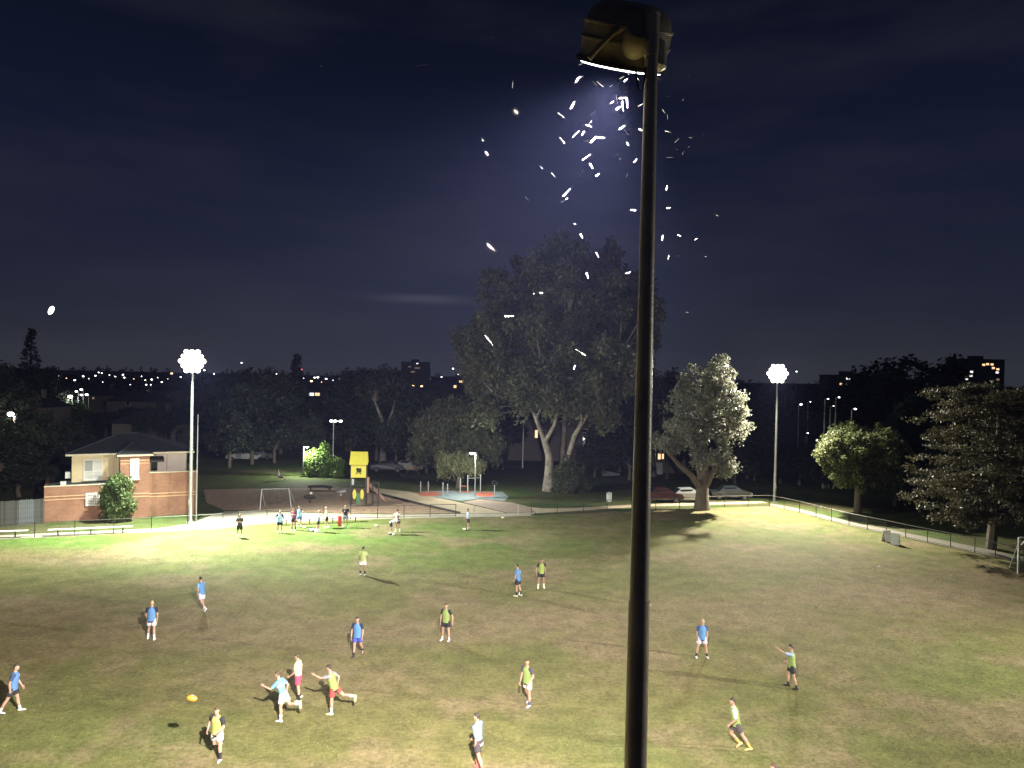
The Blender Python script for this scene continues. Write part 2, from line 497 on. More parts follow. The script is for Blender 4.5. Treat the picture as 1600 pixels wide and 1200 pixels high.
def grass_mat(name, blobs=(), base=(0.152, 0.138, 0.050), green=(0.104, 0.112, 0.034), worn=(0.225, 0.162, 0.098), greens=(), lush=(0.105, 0.165, 0.036)):
    """turf: fine mottling, large drifts of drier and greener grass, worn patches where the play wears it"""
    m = bpy.data.materials.new(name); m.use_nodes = True
    t = m.node_tree; b = t.nodes['Principled BSDF']
    b.inputs['Roughness'].default_value = 0.9; b.inputs['Specular IOR Level'].default_value = 0.15
    tc = NN(t, 'ShaderNodeTexCoord'); P = tc.outputs['Object']
    def noise(scale, detail=5, rough=0.6, vec=None):
        n = NN(t, 'ShaderNodeTexNoise'); n.inputs['Scale'].default_value = scale
        n.inputs['Detail'].default_value = detail; n.inputs['Roughness'].default_value = rough
        t.links.new(vec or P, n.inputs['Vector']); return n.outputs['Fac']
    def mrange(v, a, bb, c=0.0, d=1.0):
        r = NN(t, 'ShaderNodeMapRange', interpolation_type='SMOOTHSTEP')
        for k, x in zip(('From Min', 'From Max', 'To Min', 'To Max'), (a, bb, c, d)): r.inputs[k].default_value = x
        t.links.new(v, r.inputs['Value']); return r.outputs[0]
    def mth(op, a, bb):
        n = NN(t, 'ShaderNodeMath', operation=op)
        for i, x in enumerate((a, bb)):
            if isinstance(x, (int, float)): n.inputs[i].default_value = x
            else: t.links.new(x, n.inputs[i])
        return n.outputs[0]
    def mixc(f, a, bb, blend='MIX'):
        n = NN(t, 'ShaderNodeMix', data_type='RGBA', blend_type=blend)
        if isinstance(f, (int, float)): n.inputs['Factor'].default_value = f
        else: t.links.new(f, n.inputs['Factor'])
        for k, x in (('A', a), ('B', bb)):
            if isinstance(x, tuple): n.inputs[k].default_value = (*x, 1)
            else: t.links.new(x, n.inputs[k])
        return n.outputs['Result']
    def blobsum(lst):
        acc = None
        for (x, y, rx, ry, s) in lst:
            mp = NN(t, 'ShaderNodeMapping', vector_type='POINT')
            mp.inputs['Location'].default_value = (-x / rx, -y / ry, 0); mp.inputs['Scale'].default_value = (1 / rx, 1 / ry, 0)
            t.links.new(P, mp.inputs[0])
            ln = NN(t, 'ShaderNodeVectorMath', operation='LENGTH'); t.links.new(mp.outputs[0], ln.inputs[0])
            f = mrange(ln.outputs['Value'], 1.25, 0.15, 0.0, s)
            acc = f if acc is None else mth('MAXIMUM', acc, f)
        return acc
    big = noise(0.11, 4, 0.6); mid = noise(0.55, 5, 0.65); fine = noise(5.5, 6, 0.75); blade = noise(24, 3, 0.7)
    gfac = mrange(big, 0.42, 0.62, 0, 0.8)
    gfac = mth('MULTIPLY', gfac, mrange(mid, 0.3, 0.65, 0.3, 1.0))
    col = mixc(gfac, base, green)
    if greens: col = mixc(mth('MULTIPLY', blobsum(greens), mrange(mid, 0.2, 0.5, 0.6, 1.0)), col, lush)
    wf = mth('MULTIPLY', mrange(noise(0.16, 5, 0.6), 0.46, 0.64), 0.75)
    if blobs: wf = mth('MAXIMUM', wf, mth('MULTIPLY', blobsum(blobs), mrange(mid, 0.28, 0.56, 0.15, 1.0)))
    wf = mth('MULTIPLY', wf, mrange(fine, 0.30, 0.55, 0.45, 1.0))
    col = mixc(wf, col, worn)
    dk = mth('MULTIPLY', mrange(fine, 0.32, 0.68, 0.74, 1.24), mrange(blade, 0.28, 0.72, 0.70, 1.28))
    dk = mth('MULTIPLY', dk, mrange(noise(0.9, 5, 0.7), 0.3, 0.7, 0.78, 1.20))
    cc = NN(t, 'ShaderNodeCombineXYZ')
    for i in range(3): t.links.new(dk, cc.inputs[i])
    col = mixc(1.0, col, cc.outputs[0], 'MULTIPLY')
    t.links.new(col, b.inputs['Base Color'])
    bp = NN(t, 'ShaderNodeBump'); bp.inputs['Strength'].default_value = 0.6; bp.inputs['Distance'].default_value = 0.06
    t.links.new(mth('ADD', fine, mth('MULTIPLY', blade, 0.7)), bp.inputs['Height'])
    t.links.new(bp.outputs[0], b.inputs['Normal'])
    return m
# ---------------------------------------------------------------- ground, paths, surfaces
def sheet(name, pts, z, m, kind='structure', sub=None):
    """flat polygon at height z from (x, y) points"""
    bm = bmesh.new()
    vs = [bm.verts.new((p[0], p[1], 0)) for p in pts]
    f = bm.faces.new(vs)
    if f.normal.z < 0: f.normal_flip()
    bmesh.ops.triangulate(bm, faces=bm.faces)
    me = bpy.data.meshes.new(name); bm.to_mesh(me); bm.free()
    me.materials.append(m)
    o = link(name, me, loc=(0, 0, z))
    o['kind'] = kind
    return o


def gp(*pp): return [tuple(G(x, y).xy) for x, y in pp]


park_grass = grass_mat('park_turf', base=(0.075, 0.090, 0.028), green=(0.050, 0.095, 0.020), worn=(0.13, 0.10, 0.06))
me = MB().add([(-4000, -300, 0), (4000, -300, 0), (4000, 5000, 0), (-4000, 5000, 0)], [(0, 1, 2, 3)]).mesh('ground', park_grass)
tag(link('ground', me), kind='structure')

EDGE_A = [(-150, 852), (-60, 847), (0, 843), (150, 836), (250, 831), (348, 825)]           # field edge, left run
EDGE_B = [(372, 822), (421, 818), (500, 814), (560, 812), (598, 811), (638, 810), (678, 809), (718, 808)]
EDGE_C = [(830, 806), (869, 804), (903, 803), (950, 800), (1000, 798), (1050, 796), (1080, 795.5), (1123, 793), (1150, 792.5), (1177, 792), (1202, 791.5)]
EDGE_D = [(1202, 791.5), (1225, 796), (1249, 801.5), (1275, 808.5), (1299, 815), (1326.5, 821.5), (1355, 828), (1385, 834), (1415, 841), (1449, 848), (1485, 855.5), (1523, 864), (1555, 871), (1587, 879), (1630, 890), (1690, 906), (1760, 926)]
far_edge = gp(*(EDGE_A + EDGE_B + EDGE_C + EDGE_D[1:]))
wear = []
for px, py, rx, ry, s in ((300, 985, 13, 4.2, .8), (60, 960, 9, 4, .7), (640, 985, 9, 3.0, .9), (900, 970, 9, 4, .95), (1130, 960, 9, 5, .8),
                          (1440, 935, 10, 6, 1.0), (1580, 905, 6, 4, 1.0), (1250, 880, 12, 4, .55), (480, 1060, 8, 3, .6), (1100, 800, 9, 2, .5),
                          (120, 870, 9, 3, .7), (1330, 1020, 6, 3, .5), (700, 905, 8, 3, .5)):
    g = G(px, py); wear.append((g.x, g.y, rx, ry, s))
lush = []
for px, py, rx, ry, s in ((520, 832, 17, 7, 1.0), (120, 846, 17, 4, 1.0), (640, 872, 12, 7, .55), (420, 885, 14, 5, .45), (1240, 830, 14, 6, .35),
                          (1560, 1060, 8, 6, .35), (1150, 1160, 7, 3, .25), (100, 1160, 8, 3, .25), (800, 850, 10, 4, .5)):
    g = G(px, py); lush.append((g.x, g.y, rx, ry, s))
field_mat = grass_mat('oval_turf', wear, greens=lush)
sheet('sports_oval', [(-95, 30), (-80, 50)] + far_edge + [(62, 20), (62, -30), (-95, -30)], 0.004, field_mat)

# concrete apron and paths outside the fence
sheet('fence_apron', gp(*(EDGE_A + EDGE_B + [(776, 807.5), (830, 806)])) + gp((838, 800), (800, 802), (718, 803), (640, 804), (560, 803), (470, 801), (400, 799), (352, 799), (330, 805), (300, 818), (250, 825.5), (150, 830), (0, 836.5), (-60, 840), (-150, 845)), 0.008, M['concrete'])
sheet('path_to_gate', gp((590, 763), (640, 768.5), (720, 785.5), (790, 801.5), (718, 802.5), (662, 790), (600, 775), (575, 768)), 0.012, M['tanpath'])
sheet('gate_paving', gp((722, 784.5), (750, 780), (800, 785.5), (823, 791), (838, 799.5), (800, 801.5), (792, 801.3)), 0.016, M['pave'])
sheet('side_path', gp((823, 792), (850, 794.5), (900, 793.5), (1000, 788), (1100, 785), (1190, 783), (1200, 786), (1100, 789), (1000, 792), (900, 798.5), (838, 802)), 0.008, M['tanpath'])
kd = EDGE_D
sheet('edge_strip', gp(*[(x, y - 0.6) for x, y in kd]) + gp(*[(x + 3, y - 5.0 - 0.012 * (x - 1202)) for x, y in reversed(kd)]), 0.010, M['kerb'])
sheet('mulch_bed', gp((318, 765), (400, 763.5), (520, 762), (575, 763), (600, 771), (662, 789.5), (716, 801.5), (640, 803), (560, 802), (470, 800), (400, 798), (350, 797), (322, 785)), 0.010, M['mulch'])
sheet('rubber_surface', gp((655, 768), (700, 767), (785, 768.5), (795, 777), (788, 783), (750, 779), (720, 783), (690, 778.5), (662, 773.5)), 0.020, M['rubber_blue'])
for i, (px, py, rx, ry) in enumerate(((671, 772, 1.25, 1.6), (758, 772.5, 1.1, 1.8), (727, 768.8, .8, .6))):
    g = G(px, py)
    sheet('rubber_circle', [(g.x + rx * math.cos(a * math.pi / 12), g.y + ry * math.sin(a * math.pi / 12)) for a in range(24)], 0.024 + 0.002 * i, M['rubber_red'])
sheet('street', [(-110, 118), (40, 112), (40, 119), (-110, 125)], 0.006, M['asphalt'])
sheet('car_park', gp((1010, 779), (1200, 774), (1210, 770), (1010, 773)), 0.007, M['asphalt'])
sheet('back_street', gp((120, 676), (135, 676), (156, 658), (150, 655)), 0.007, M['asphalt'])

# raised border between mulch and path
bd = MB()
pts = [G(575, 767.5), G(600, 774.5), G(662, 790), G(718, 802.6)]
for a, b in zip(pts, pts[1:]): bd.bar(a + Vector((0, 0, .09)), b + Vector((0, 0, .09)), 0.14, 0.18)
tag(bd.build('mulch_edging', M['post_wood']), 'dark timber edging between bark mulch and tan path', 'edging')


# far rise behind the suburb
def rise(name, x0, x1, y0, y1, h, seed):
    nx, ny = 60, 10
    r = random.Random(seed)
    ph = [r.uniform(0, 6.28) for _ in range(5)]
    vs, fs = [], []
    for j in range(ny + 1):
        for i in range(nx + 1):
            u, v = i / nx, j / ny
            z = h * math.sin(math.pi * min(1, v * 1.0)) ** 0.8 * (0.72 + 0.16 * math.sin(u * 9 + ph[0]) + 0.09 * math.sin(u * 23 + ph[1]) + .05 * math.sin(u * 51 + ph[2]))
            vs.append((x0 + (x1 - x0) * u, y0 + (y1 - y0) * v, z * min(1, u * 8, (1 - u) * 8) - 0.05))
    for j in range(ny):
        for i in range(nx):
            a = j * (nx + 1) + i
            fs.append((a, a + 1, a + nx + 2, a + nx + 1))
    tag(MB().add(vs, fs).build(name, M['hill']), kind='structure')


M['hill'] = mat('dark_hill', (0.03, 0.035, 0.028), 0.95, var=0.4, scale=0.03)
rise('hills', -2200, 2400, 900, 1700, 17, 3)


# ---------------------------------------------------------------- floodlight poles
def glow_head(root, R, c, size, nm='floodlight_head'):
    """one round flood: bowl, rim, glass (light leaves along local +z of R)"""
    mb = MB()
    mb.lathe([(0.14 * size, -0.52 * size), (0.24 * size, -0.48 * size), (0.36 * size, -0.36 * size), (0.45 * size, -0.18 * size), (0.49 * size, -0.02 * size), (0.49 * size, 0.02 * size)], c, R, 20)
    hd = mb.build(nm, M['housing'], root, smooth=True)
    MB().lathe([(0.47 * size, 0), (0.52 * size, 0.0), (0.52 * size, 0.06 * size), (0.47 * size, 0.06 * size)], Vector(c) + R @ Vector((0, 0, 0.01 * size)), R, 20).build('rim', M['housing'], hd)
    MB().lathe([(0.475 * size, 0), (0.46 * size, 0.05 * size), (0.34 * size, 0.13 * size), (0.0, 0.18 * size)], Vector(c) + R @ Vector((0, 0, 0.05 * size)), R, 20).build('glass', M['flood_glass'], hd, smooth=True)
    return hd


def rot_to(d):
    d = Vector(d).normalized()
    return d.to_track_quat('Z', 'Y').to_matrix()


def flood_pole(base, height, aim, key, label, spots, r0=0.16, r1=0.075, size=0.44):
    """spots: (aim point, watts, cone degrees) per bank of lamps"""
    root = empty('floodlight_pole', base)
    tag(root, label, 'floodlight', 'floodlights round the oval')
    MB().tube([(0, 0, 0), (0, 0, height * .5), (0, 0, height)], [r0, (r0 + r1) / 2, r1], 14).build('pole', M['galv'], root, smooth=True)
    MB().lathe([(r0 * 1.9, 0), (r0 * 1.9, .03), (r0 * 1.1, .05), (r0 * 1.1, .25)], n=14).build('base_plate', M['galv'], root)
    MB().box((0, -r0 - .03, 1.6), (.16, .10, .42)).build('access_box', M['galv'], root)
    a = Vector(aim) - Vector(base); az = math.atan2(a.y, a.x)
    side = Vector((-math.sin(az), math.cos(az), 0))
    fw = Vector((math.cos(az), math.sin(az), 0))
    dirv = (Vector(aim) - (Vector(base) + Vector((0, 0, height)))).normalized()
    zs = [height - .9 + .87 * size * k for k in (-2, -1, 0, 1, 2)]
    for row, z in enumerate(zs):
        cnt = (3, 4, 5, 4, 3)[row]  # heads multiplied and packed round so the lit disc reads as lamp glare
        MB().bar(side * (-cnt * size * .5) + Vector((0, 0, z)), side * (cnt * size * .5) + Vector((0, 0, z)), .08).build('crossarm', M['galv'], root)
        for k in range(cnt):
            off = (k - (cnt - 1) / 2) * size * .99
            c = side * off + fw * (.32 * size + .14) + Vector((0, 0, z))
            d2 = (dirv + side * (off * .18) + fw * .35 + Vector((0, 0, .45))).normalized()
            hd = glow_head(root, rot_to(d2), c, size)
            MB().bar(side * off + Vector((0, 0, z)), c - d2 * .1, .05).build('bracket', M['galv'], hd)
    for tgt, watts, cone in spots:
        ld = bpy.data.lights.new('floodlight', 'SPOT')
        ld.energy, ld.color = watts, FLOOD[key]
        ld.spot_size = rad(cone); ld.spot_blend = 1.0; ld.shadow_soft_size = 0.22
        lo = bpy.data.objects.new('floodlight', ld); COL.objects.link(lo)
        lo.parent = root
        lo.location = fw * .85 + Vector((0, 0, sum(zs) / len(zs)))
        lo.rotation_euler = (Vector(tgt) - Vector(base) - lo.location).to_track_quat('-Z', 'Y').to_euler()
    return root


pL = G(297, 816); pR = G(1210, 785)
V3 = Vector
flood_pole(pL, 14.2, V3((pL.x + 1.5, pL.y - 8, 0)), 'left', 'tall white floodlight pole in front of the red brick house',
           [(V3((pL.x - 3, pL.y - 6.5, 0)), 72000, 96), (V3((pL.x + 11, pL.y - 5.5, 0)), 84000, 100), (V3((pL.x + 30, pL.y + 4, 6)), 26000, 150)])
flood_pole(pR, 14.4, V3((pR.x - 4, pR.y - 14, 0)), 'right', 'tall floodlight pole at the far corner between elm and round tree',
           [(V3((pR.x - 4, pR.y - 10, 0)), 68000, 106), (V3((pR.x - 5, pR.y - 20, 12)), 42000, 178)])
flood_pole(V3((50, 20.5, 0)), 14.2, V3((24, 27, 0)), 'side', 'floodlight pole on the right touchline, nearest the sandwich boards side',
           [(V3((20, 28, 0)), 185000, 84)])

# the near pole, six metres from the eye: a stepped tapered tube and one big round flood seen from behind
ND = 6.0
top = D(1019, 30, ND)
nx, nz = top.x, top.z
root = empty('floodlight_pole', (nx, ND, 0))
tag(root, 'dark floodlight pole close by with one drum lamp seen from behind', 'floodlight', 'floodlights round the oval')
zj = D(995, 940, ND).z
MB().tube([(0, 0, 0), (0, 0, zj)], [.128, .0830], 24).build('lower_section', M['near_pole'], root, smooth=True)
MB().tube([(0, 0, zj - .3), (0, 0, zj + .005), (0, 0, nz)], [.0775, .0765, .0480], 24).build('upper_section', M['near_pole'], root, smooth=True)
MB().tube([(0, 0, zj - .012), (0, 0, zj + .012)], [.0845, .0835], 24).build('joint_collar', M['near_pole'], root, smooth=True)
zs_ = D(1016, 88, ND).z
MB().tube([(0, 0, zs_), (0, 0, nz + .03)], [.058, .058], 20).build('spigot', M['near_pole'], root, smooth=True)
MB().lathe([(.064, 0), (.064, .012), (.02, .03)], (0, 0, nz + .03), n=16).build('cap', M['near_pole'], root)
hc = D(970, 103, ND + .46)
rel = hc - Vector((nx, ND, 0))
aim = Vector((-0.13, 0.455, -0.88)).normalized()
R = rot_to(aim)
hs = 0.76
hd = MB()
hd.lathe([(.02, -.64 * hs), (.22 * hs, -.635 * hs), (.34 * hs, -.60 * hs), (.43 * hs, -.52 * hs), (.475 * hs, -.40 * hs), (.480 * hs, -.22 * hs), (.470 * hs, -.12 * hs), (.475 * hs, -.02 * hs)], rel, R, 36)
head = hd.build('floodlight_head', M['housing'], root, smooth=True)
for k, (rr, zz) in enumerate(((.472, -.40), (.478, -.24))):
    MB().lathe([(rr * hs, -.014), ((rr + .018) * hs, -.009), ((rr + .018) * hs, .009), (rr * hs, .014)], rel + R @ Vector((0, 0, zz * hs)), R, 36).build('rib', M['housing'], head, smooth=True)
MB().lathe([(.465 * hs, -.03), (.505 * hs, -.026), (.508 * hs, .004), (.47 * hs, .008)], rel + R @ Vector((0, 0, -.01 * hs)), R, 36).build('rim', M['dark'], head, smooth=True)
MB().lathe([(.455 * hs, 0), (.445 * hs, .010), (.0, .016)], rel + R @ Vector((0, 0, .004 * hs)), R, 36).build('glass', M['flood_glass'], head)
gb = rel + Vector((.06, -.40, .02))
MB().lathe([(.03, -.10), (.085, -.095), (.108, -.05), (.112, .06), (.09, .10), (.03, .11)], gb, rot_to((0.15, -.75, .5)), 22).build('control_gear', M['housing'], head, smooth=True)
arch = [rel + Vector((-.30 + .60 * t, -.375 - .07 * math.sin(math.pi * t), -.10 + .22 * math.sin(math.pi * t))) for t in np.linspace(0, 1, 13)]
MB().tube(arch, .022, 8).build('stirrup', M['housing'], head, smooth=True)
tr_ = Vector((0, 0, nz - .14))
MB().bar(tr_ + Vector((-.02, .02, -.1)), rel + Vector((.05, -.25, .18)), .08, .06).build('yoke', M['near_pole'], head)
MB().lathe([(.05, -.12), (.085, -.10), (.09, .08), (.05, .12)], tr_ + Vector((.05, .09, -.1)), n=14).build('mounting_clamp', M['near_pole'], root)
a = D(993, 110, ND - .05) - Vector((nx, ND, 0)); b = D(1009, 112, ND - .05) - Vector((nx, ND, 0)); c = D(1001, 142, ND - .05) - Vector((nx, ND, 0))
cb = [a.lerp(c, t) * 1 + (b - a) * (t * t * .5 - t * .06) for t in (0, .3, .6, .85, 1)]
cb = [Vector((a.x + (b.x - a.x) * t, a.y, a.z - (a.z - c.z) * (1 - (2 * t - 1) ** 2))) for t in np.linspace(0, 1, 11)]
MB().tube([p + Vector((0, 0, .03)) if i in (0, 10) else p for i, p in enumerate(cb)], .008, 6).build('cable', M['dark'], root, smooth=True)
ld = bpy.data.lights.new('floodlight', 'SPOT'); ld.energy, ld.color = NEAR_W, FLOOD['near']
ld.spot_size = rad(118); ld.spot_blend = 1.0; ld.shadow_soft_size = .16
lo = bpy.data.objects.new('floodlight', ld); COL.objects.link(lo); lo.parent = root
lo.location = rel + aim * .06
lo.rotation_euler = Vector((-0.33, 0.70, -0.60)).to_track_quat('-Z', 'Y').to_euler()
l2 = bpy.data.lights.new('added_spill', 'SPOT'); l2.energy, l2.color = 160, FLOOD['near']     # weak wide spot added at the glass to brighten upper pole and insects
l2.spot_size = rad(178); l2.spot_blend = .3; l2.shadow_soft_size = .2
lo2 = bpy.data.objects.new('added_spill', l2); COL.objects.link(lo2); lo2.parent = root
lo2.location = rel + aim * .08; lo2.rotation_euler = aim.to_track_quat('-Z', 'Y').to_euler()
NEAR_LAMP = Vector((nx, ND, 0)) + lo.location

# moon
md = moon_dir * 6000
R = Matrix.Rotation(rad(24), 3, 'Y')
tag(MB().ball(md, (13, 20, 30), 20, 12, R).build('moon', M['moonm'], smooth=True), 'small bright lopsided moon low in the left sky', 'moon')


# ---------------------------------------------------------------- boundary fences
post_me = MB().tube([(0, 0, 0), (0, 0, 1.12)], .03, 8).mesh('post', M['steel_dark'])


def fence(pxs, label, h=1.08, bottom=True, world=False):
    pts = [G(x, y) for x, y in pxs] if not world else [Vector(p) for p in pxs]
    root = empty('boundary_fence', pts[0])
    tag(root, label, 'fence', 'low post and rail fences round the oval')
    for i, p in enumerate(pts):
        link('post', post_me, root, p - pts[0])
    for a, b in zip(pts, pts[1:]):
        z = Vector((0, 0, h))
        MB().tube([a - pts[0] + z, b - pts[0] + z], .028, 8).build('top_rail', M['rail'], root)
        if bottom:
            MB().tube([a - pts[0] + Vector((0, 0, .09)), b - pts[0] + Vector((0, 0, .09))], .017, 6).build('bottom_rail', M['steel_dark'], root)
        w = MB()
        n = max(2, int((b - a).length / .16))
        for k in range(4):                                    # plain fencing wire between the rails
            zz = Vector((0, 0, .28 + .2 * k)); w.tube([a - pts[0] + zz, b - pts[0] + zz], .0035, 4, caps=False)
        w.build('wire', M['steel_dark'], root)
    return root


def spread(pxs, step):
    """posts every so many metres along an image-traced line"""
    pts = [G(x, y) for x, y in pxs]
    out = [pts[0]]; acc = 0.0
    for a, b in zip(pts, pts[1:]):
        d = (b - a).length; t = step - acc
        while t < d:
            out.append(a.lerp(b, t / d)); t += step
        acc = (acc + d) % step
    if (out[-1] - pts[-1]).length > .6: out.append(pts[-1])
    return out


fence(spread([(x, y - 1.2) for x, y in EDGE_A], 2.6), 'dark post and rail fence in front of the brick house', world=True)
fence(spread([(x, y - 1.2) for x, y in EDGE_B], 2.3), 'dark post and rail fence between bark playground and far players', world=True)
fence(spread([(x, y - .8) for x, y in EDGE_C], 2.6), 'dark post and rail fence running behind the near pole to the elm', world=True)
fence([(x, y - .8) for x, y in EDGE_D], 'long post and rail fence down the right edge of the oval')
# small gate leaf standing open and bollard by the paving
for px, py, hh, lb in ((741, 807, .95, 'pale square bollard left of the gate opening beside boy in blue'), (809.5, 804.5, .95, 'pale square bollard at the right of the gate paving')):
    p = G(px, py)
    tag(MB().box((0, 0, hh / 2), (.13, .13, hh)).lathe([(.09, hh), (.07, hh + .03), (.0, hh + .05)], n=4).build('bollard', M['concrete'], loc=p), lb, 'bollard', 'gate bollards')


# long white benches by the fence
def bench(a, b, label, z=.46):
    a, b = G(*a, z=z), G(*b, z=z)
    root = empty('bench', (a.x, a.y, 0)); o = Vector((a.x, a.y, 0))
    tag(root, label, 'bench', 'white plank benches outside the fence')
    a, b = a - o, b - o
    s = (b - a).cross(Vector((0, 0, 1))).normalized()
    for k in (-1, 1):
        MB().bar(a + s * .11 * k, b + s * .11 * k, .18, .045).build('seat_plank', M['white_paint'], root)
    n = max(2, int((b - a).length / 2.2) + 1)
    for i in range(n):
        p = a.lerp(b, (i + .3) / (n - .4)) - Vector((0, 0, .03))
        mb = MB().bar(p - s * .2, p + s * .2, .06, .06)
        mb.box((p.x, p.y, (p.z) / 2 - .01), (.07, .07, p.z)).build('leg', M['steel_dark'], root)
    return root


bench((-60, 832), (43, 829), 'white plank bench at the left edge in front of timber fence')
bench((75, 828), (207, 822.5), 'white plank bench below the leafy shrub and brick wall')
bench((436, 812), (566, 806.5), 'white plank bench behind the group of far players')

# thin pole by the floodlight
p = G(306.5, 812)
r_ = empty('service_pole', p)
tag(r_, 'thin bare steel pole right of the left floodlight', 'pole')
MB().tube([(0, 0, 0), (0, 0, 8.8)], [.055, .04], 10).build('shaft', M['galv'], r_, smooth=True)
MB().lathe([(.05, 8.8), (.06, 8.82), (.01, 8.9)], n=10).build('cap', M['galv'], r_)
MB().lathe([(.12, 0), (.12, .03), (.07, .05), (.06, .2)], n=10).build('base_plate', M['galv'], r_)

# ---------------------------------------------------------------- the brick house
HA, HB = G(69, 817.5), G(308, 802)
HU = (HB - HA).normalized(); HN = Vector((-HU.y, HU.x, 0)); HYAW = math.atan2(HU.y, HU.x)


def hpt(px, py, dep=0.0):
    d = ray(px, py); t = ((HA + HN * dep - CAM).dot(HN)) / d.dot(HN)
    return CAM + d * t


def hx(px, py=770, dep=0.0): return (hpt(px, py, dep) - HA).dot(HU)
def hz(px, py, dep=0.0): return hpt(px, py, dep).z


HY = 0.0
house = empty('brick_house', HA, HYAW)
tag(house, 'red brick and cream two storey house with dark hip roof behind the left floodlight', 'house')
ox = 0.0


def hp(x0, x1, y0, y1, z0, z1): return MB().bb(x0 - ox, x1 - ox, y0 - HY, y1 - HY, z0, z1)


UY = 1.2
xl, x1, x2, x3, x4 = hx(69), hx(112, 735, UY), hx(187), hx(233), hx(308)
zl, zt, zr = hz(100, 760), hz(190, 712), hz(270, 738)
hp(xl, x2, HY, HY + .25, 0, zl).build('wall', M['brick'], house)
hp(x2, x3, HY - .10, HY + .25, 0, zt).build('wall', M['brick'], house)
hp(x3, x4, HY - .01, HY + .25, 0, zr).build('wall', M['brick'], house)
hp(xl, xl + .25, HY + .25, HY + 7, 0, zl).build('wall', M['brick'], house)
hp(x4 - .25, x4, HY + .25, HY + 7, 0, zr).build('wall', M['brick'], house)
hp(xl - .02, x2, HY - .02, HY + .27, zl, zl + .07).build('coping', M['trim'], house)
hp(x3, x4 + .02, HY - .03, HY + .27, zr, zr + .07).build('coping', M['trim'], house)
for (a, b, y, z) in ((xl, x2, HY, hz(100, 776)), (x2, x3, HY - .10, hz(210, 772)), (x3, x4, HY - .01, hz(260, 771)), (x2, x3, HY - .10, hz(210, 720))):
    for dz in (0, -.26):
        hp(a + .01, b - .01, y - .018, y + .02, z + dz, z + dz + .086).build('pale_band', M['band'], house)
# upper storey: cream block set back over the lower wall, pinkish block to the right
hp(x1, x2 + .3, UY, UY + 8, zl - .3, zt).build('cream_wall', M['cream'], house)
hp(hx(244, 720, 1.8), hx(292, 720, 1.8), UY + .6, UY + 8, zr - .6, zt + .15).build('pink_wall', M['greige'], house)
hp(x3 - .4, hx(244, 720, 1.8) + .1, UY + .9, UY + 7, zr - .6, zt).build('cream_wall', M['cream'], house)
MB().add([(xl - ox + .25, .25, zl - .08), (x2 - ox, .25, zl - .08), (x2 - ox, 1.3, zl + .28), (x1 - ox - .1, 1.3, zl + .28), (xl - ox + .25, 1.3, zl + .1)], [(0, 1, 2, 3, 4)]).build('lower_roof', M['roof'], house)


def hip(name, x0, x1_, y0, y1_, z, hh, parent, over=.45):
    x0 -= over; x1_ += over; y0 -= over; y1_ += over
    in_ = min((y1_ - y0) / 2, (x1_ - x0) / 2 - .1)
    ym = (y0 + y1_) / 2
    vs = [(x0, y0, z), (x1_, y0, z), (x1_, y1_, z), (x0, y1_, z), (x0 + in_, ym, z + hh), (x1_ - in_, ym, z + hh)]
    b = MB().add([(x, y, zz) for x, y, zz in vs], [(0, 1, 5, 4), (1, 2, 5), (2, 3, 4, 5), (3, 0, 4), (3, 2, 1, 0)])
    rf = b.build(name, M['roof'], parent)
    MB().bb(x0, x1_, y0 - .03, y0 + .06, z - .16, z - .01).build('gutter', M['trim'], rf)
    MB().bb(x0 - .03, x0 + .06, y0 + .06, y1_, z - .16, z - .01).build('gutter', M['trim'], rf)
    MB().bb(x1_ - .06, x1_ + .03, y0 + .06, y1_, z - .16, z - .01).build('gutter', M['trim'], rf)
    for (pa, pb) in ((0, 4), (1, 5), (4, 5)):
        MB().tube([Vector(vs[pa]) + Vector((0, 0, .02)), Vector(vs[pb]) + Vector((0, 0, .02))], .07, 6).build('ridge_cap', M['roof'], rf)
    return rf


rf = hip('roof', x1 - ox, hx(292, 720, 1.8), UY - HY, UY - HY + 7.5, zt + .16, 1.35, house)
hip('roof', x2 - ox, x3 - ox, .02, 4.6, zt + .10, .75, house, over=.25)
v = hpt(205, 703, 1.9)
MB().tube([(hx(205, 703, 1.9), 1.9, v.z - .6), (hx(205, 703, 1.9), 1.9, v.z + .3)], .06, 8).lathe([(.1, 0), (.1, .08), (.02, .14)], (hx(205, 703, 1.9), 1.9, v.z + .28), n=8).build('vent_pipe', M['winframe'], house)


def window(parent, xa, xb, za, zb, y, split=True, low=0.0, panes=('blind_grey', 'blind')):
    w = MB()
    t = .07
    for q in ((xa, xb, za - t, za), (xa, xb, zb, zb + t), (xa - t, xa, za - t, zb + t), (xb, xb + t, za - t, zb + t)):
        w.bb(q[0], q[1], y - .06, y + .0, q[2], q[3])
    xm = (xa + xb) / 2
    if split: w.bb(xm - .03, xm + .03, y - .055, y, za, zb)
    if low: w.bb(xa, xb, y - .056, y, za + low - .03, za + low + .03)
    fr = w.build('window', M['winframe'], parent)
    xs = [(xa, xm - .03), (xm + .03, xb)] if split else [(xa, xb)]
    for i, (p, q) in enumerate(xs):
        if low:
            MB().bb(p, q, y - .02, y - .008, za, za + low - .03).build('pane', M['blind'], fr)
        MB().bb(p, q, y - .02, y - .008, za + (low + .03 if low else 0), zb).build('pane', M[panes[i % len(panes)]], fr)
    MB().bb(xa - .12, xb + .12, y - .14, y, za - t - .07, za - t - .005).build('sill', M['winframe'], fr)
    return fr


def ux(px, py): return hx(px, py, UY)
def uz(px, py): return hz(px, py, UY)


window(house, ux(132, 730), ux(158.5, 730), uz(145, 748), uz(145, 719), UY - HY, low=.62)
window(house, hx(204) - ox, hx(215) - ox, hz(210, 747), hz(210, 717.5), -.10, split=False, panes=('blind',))
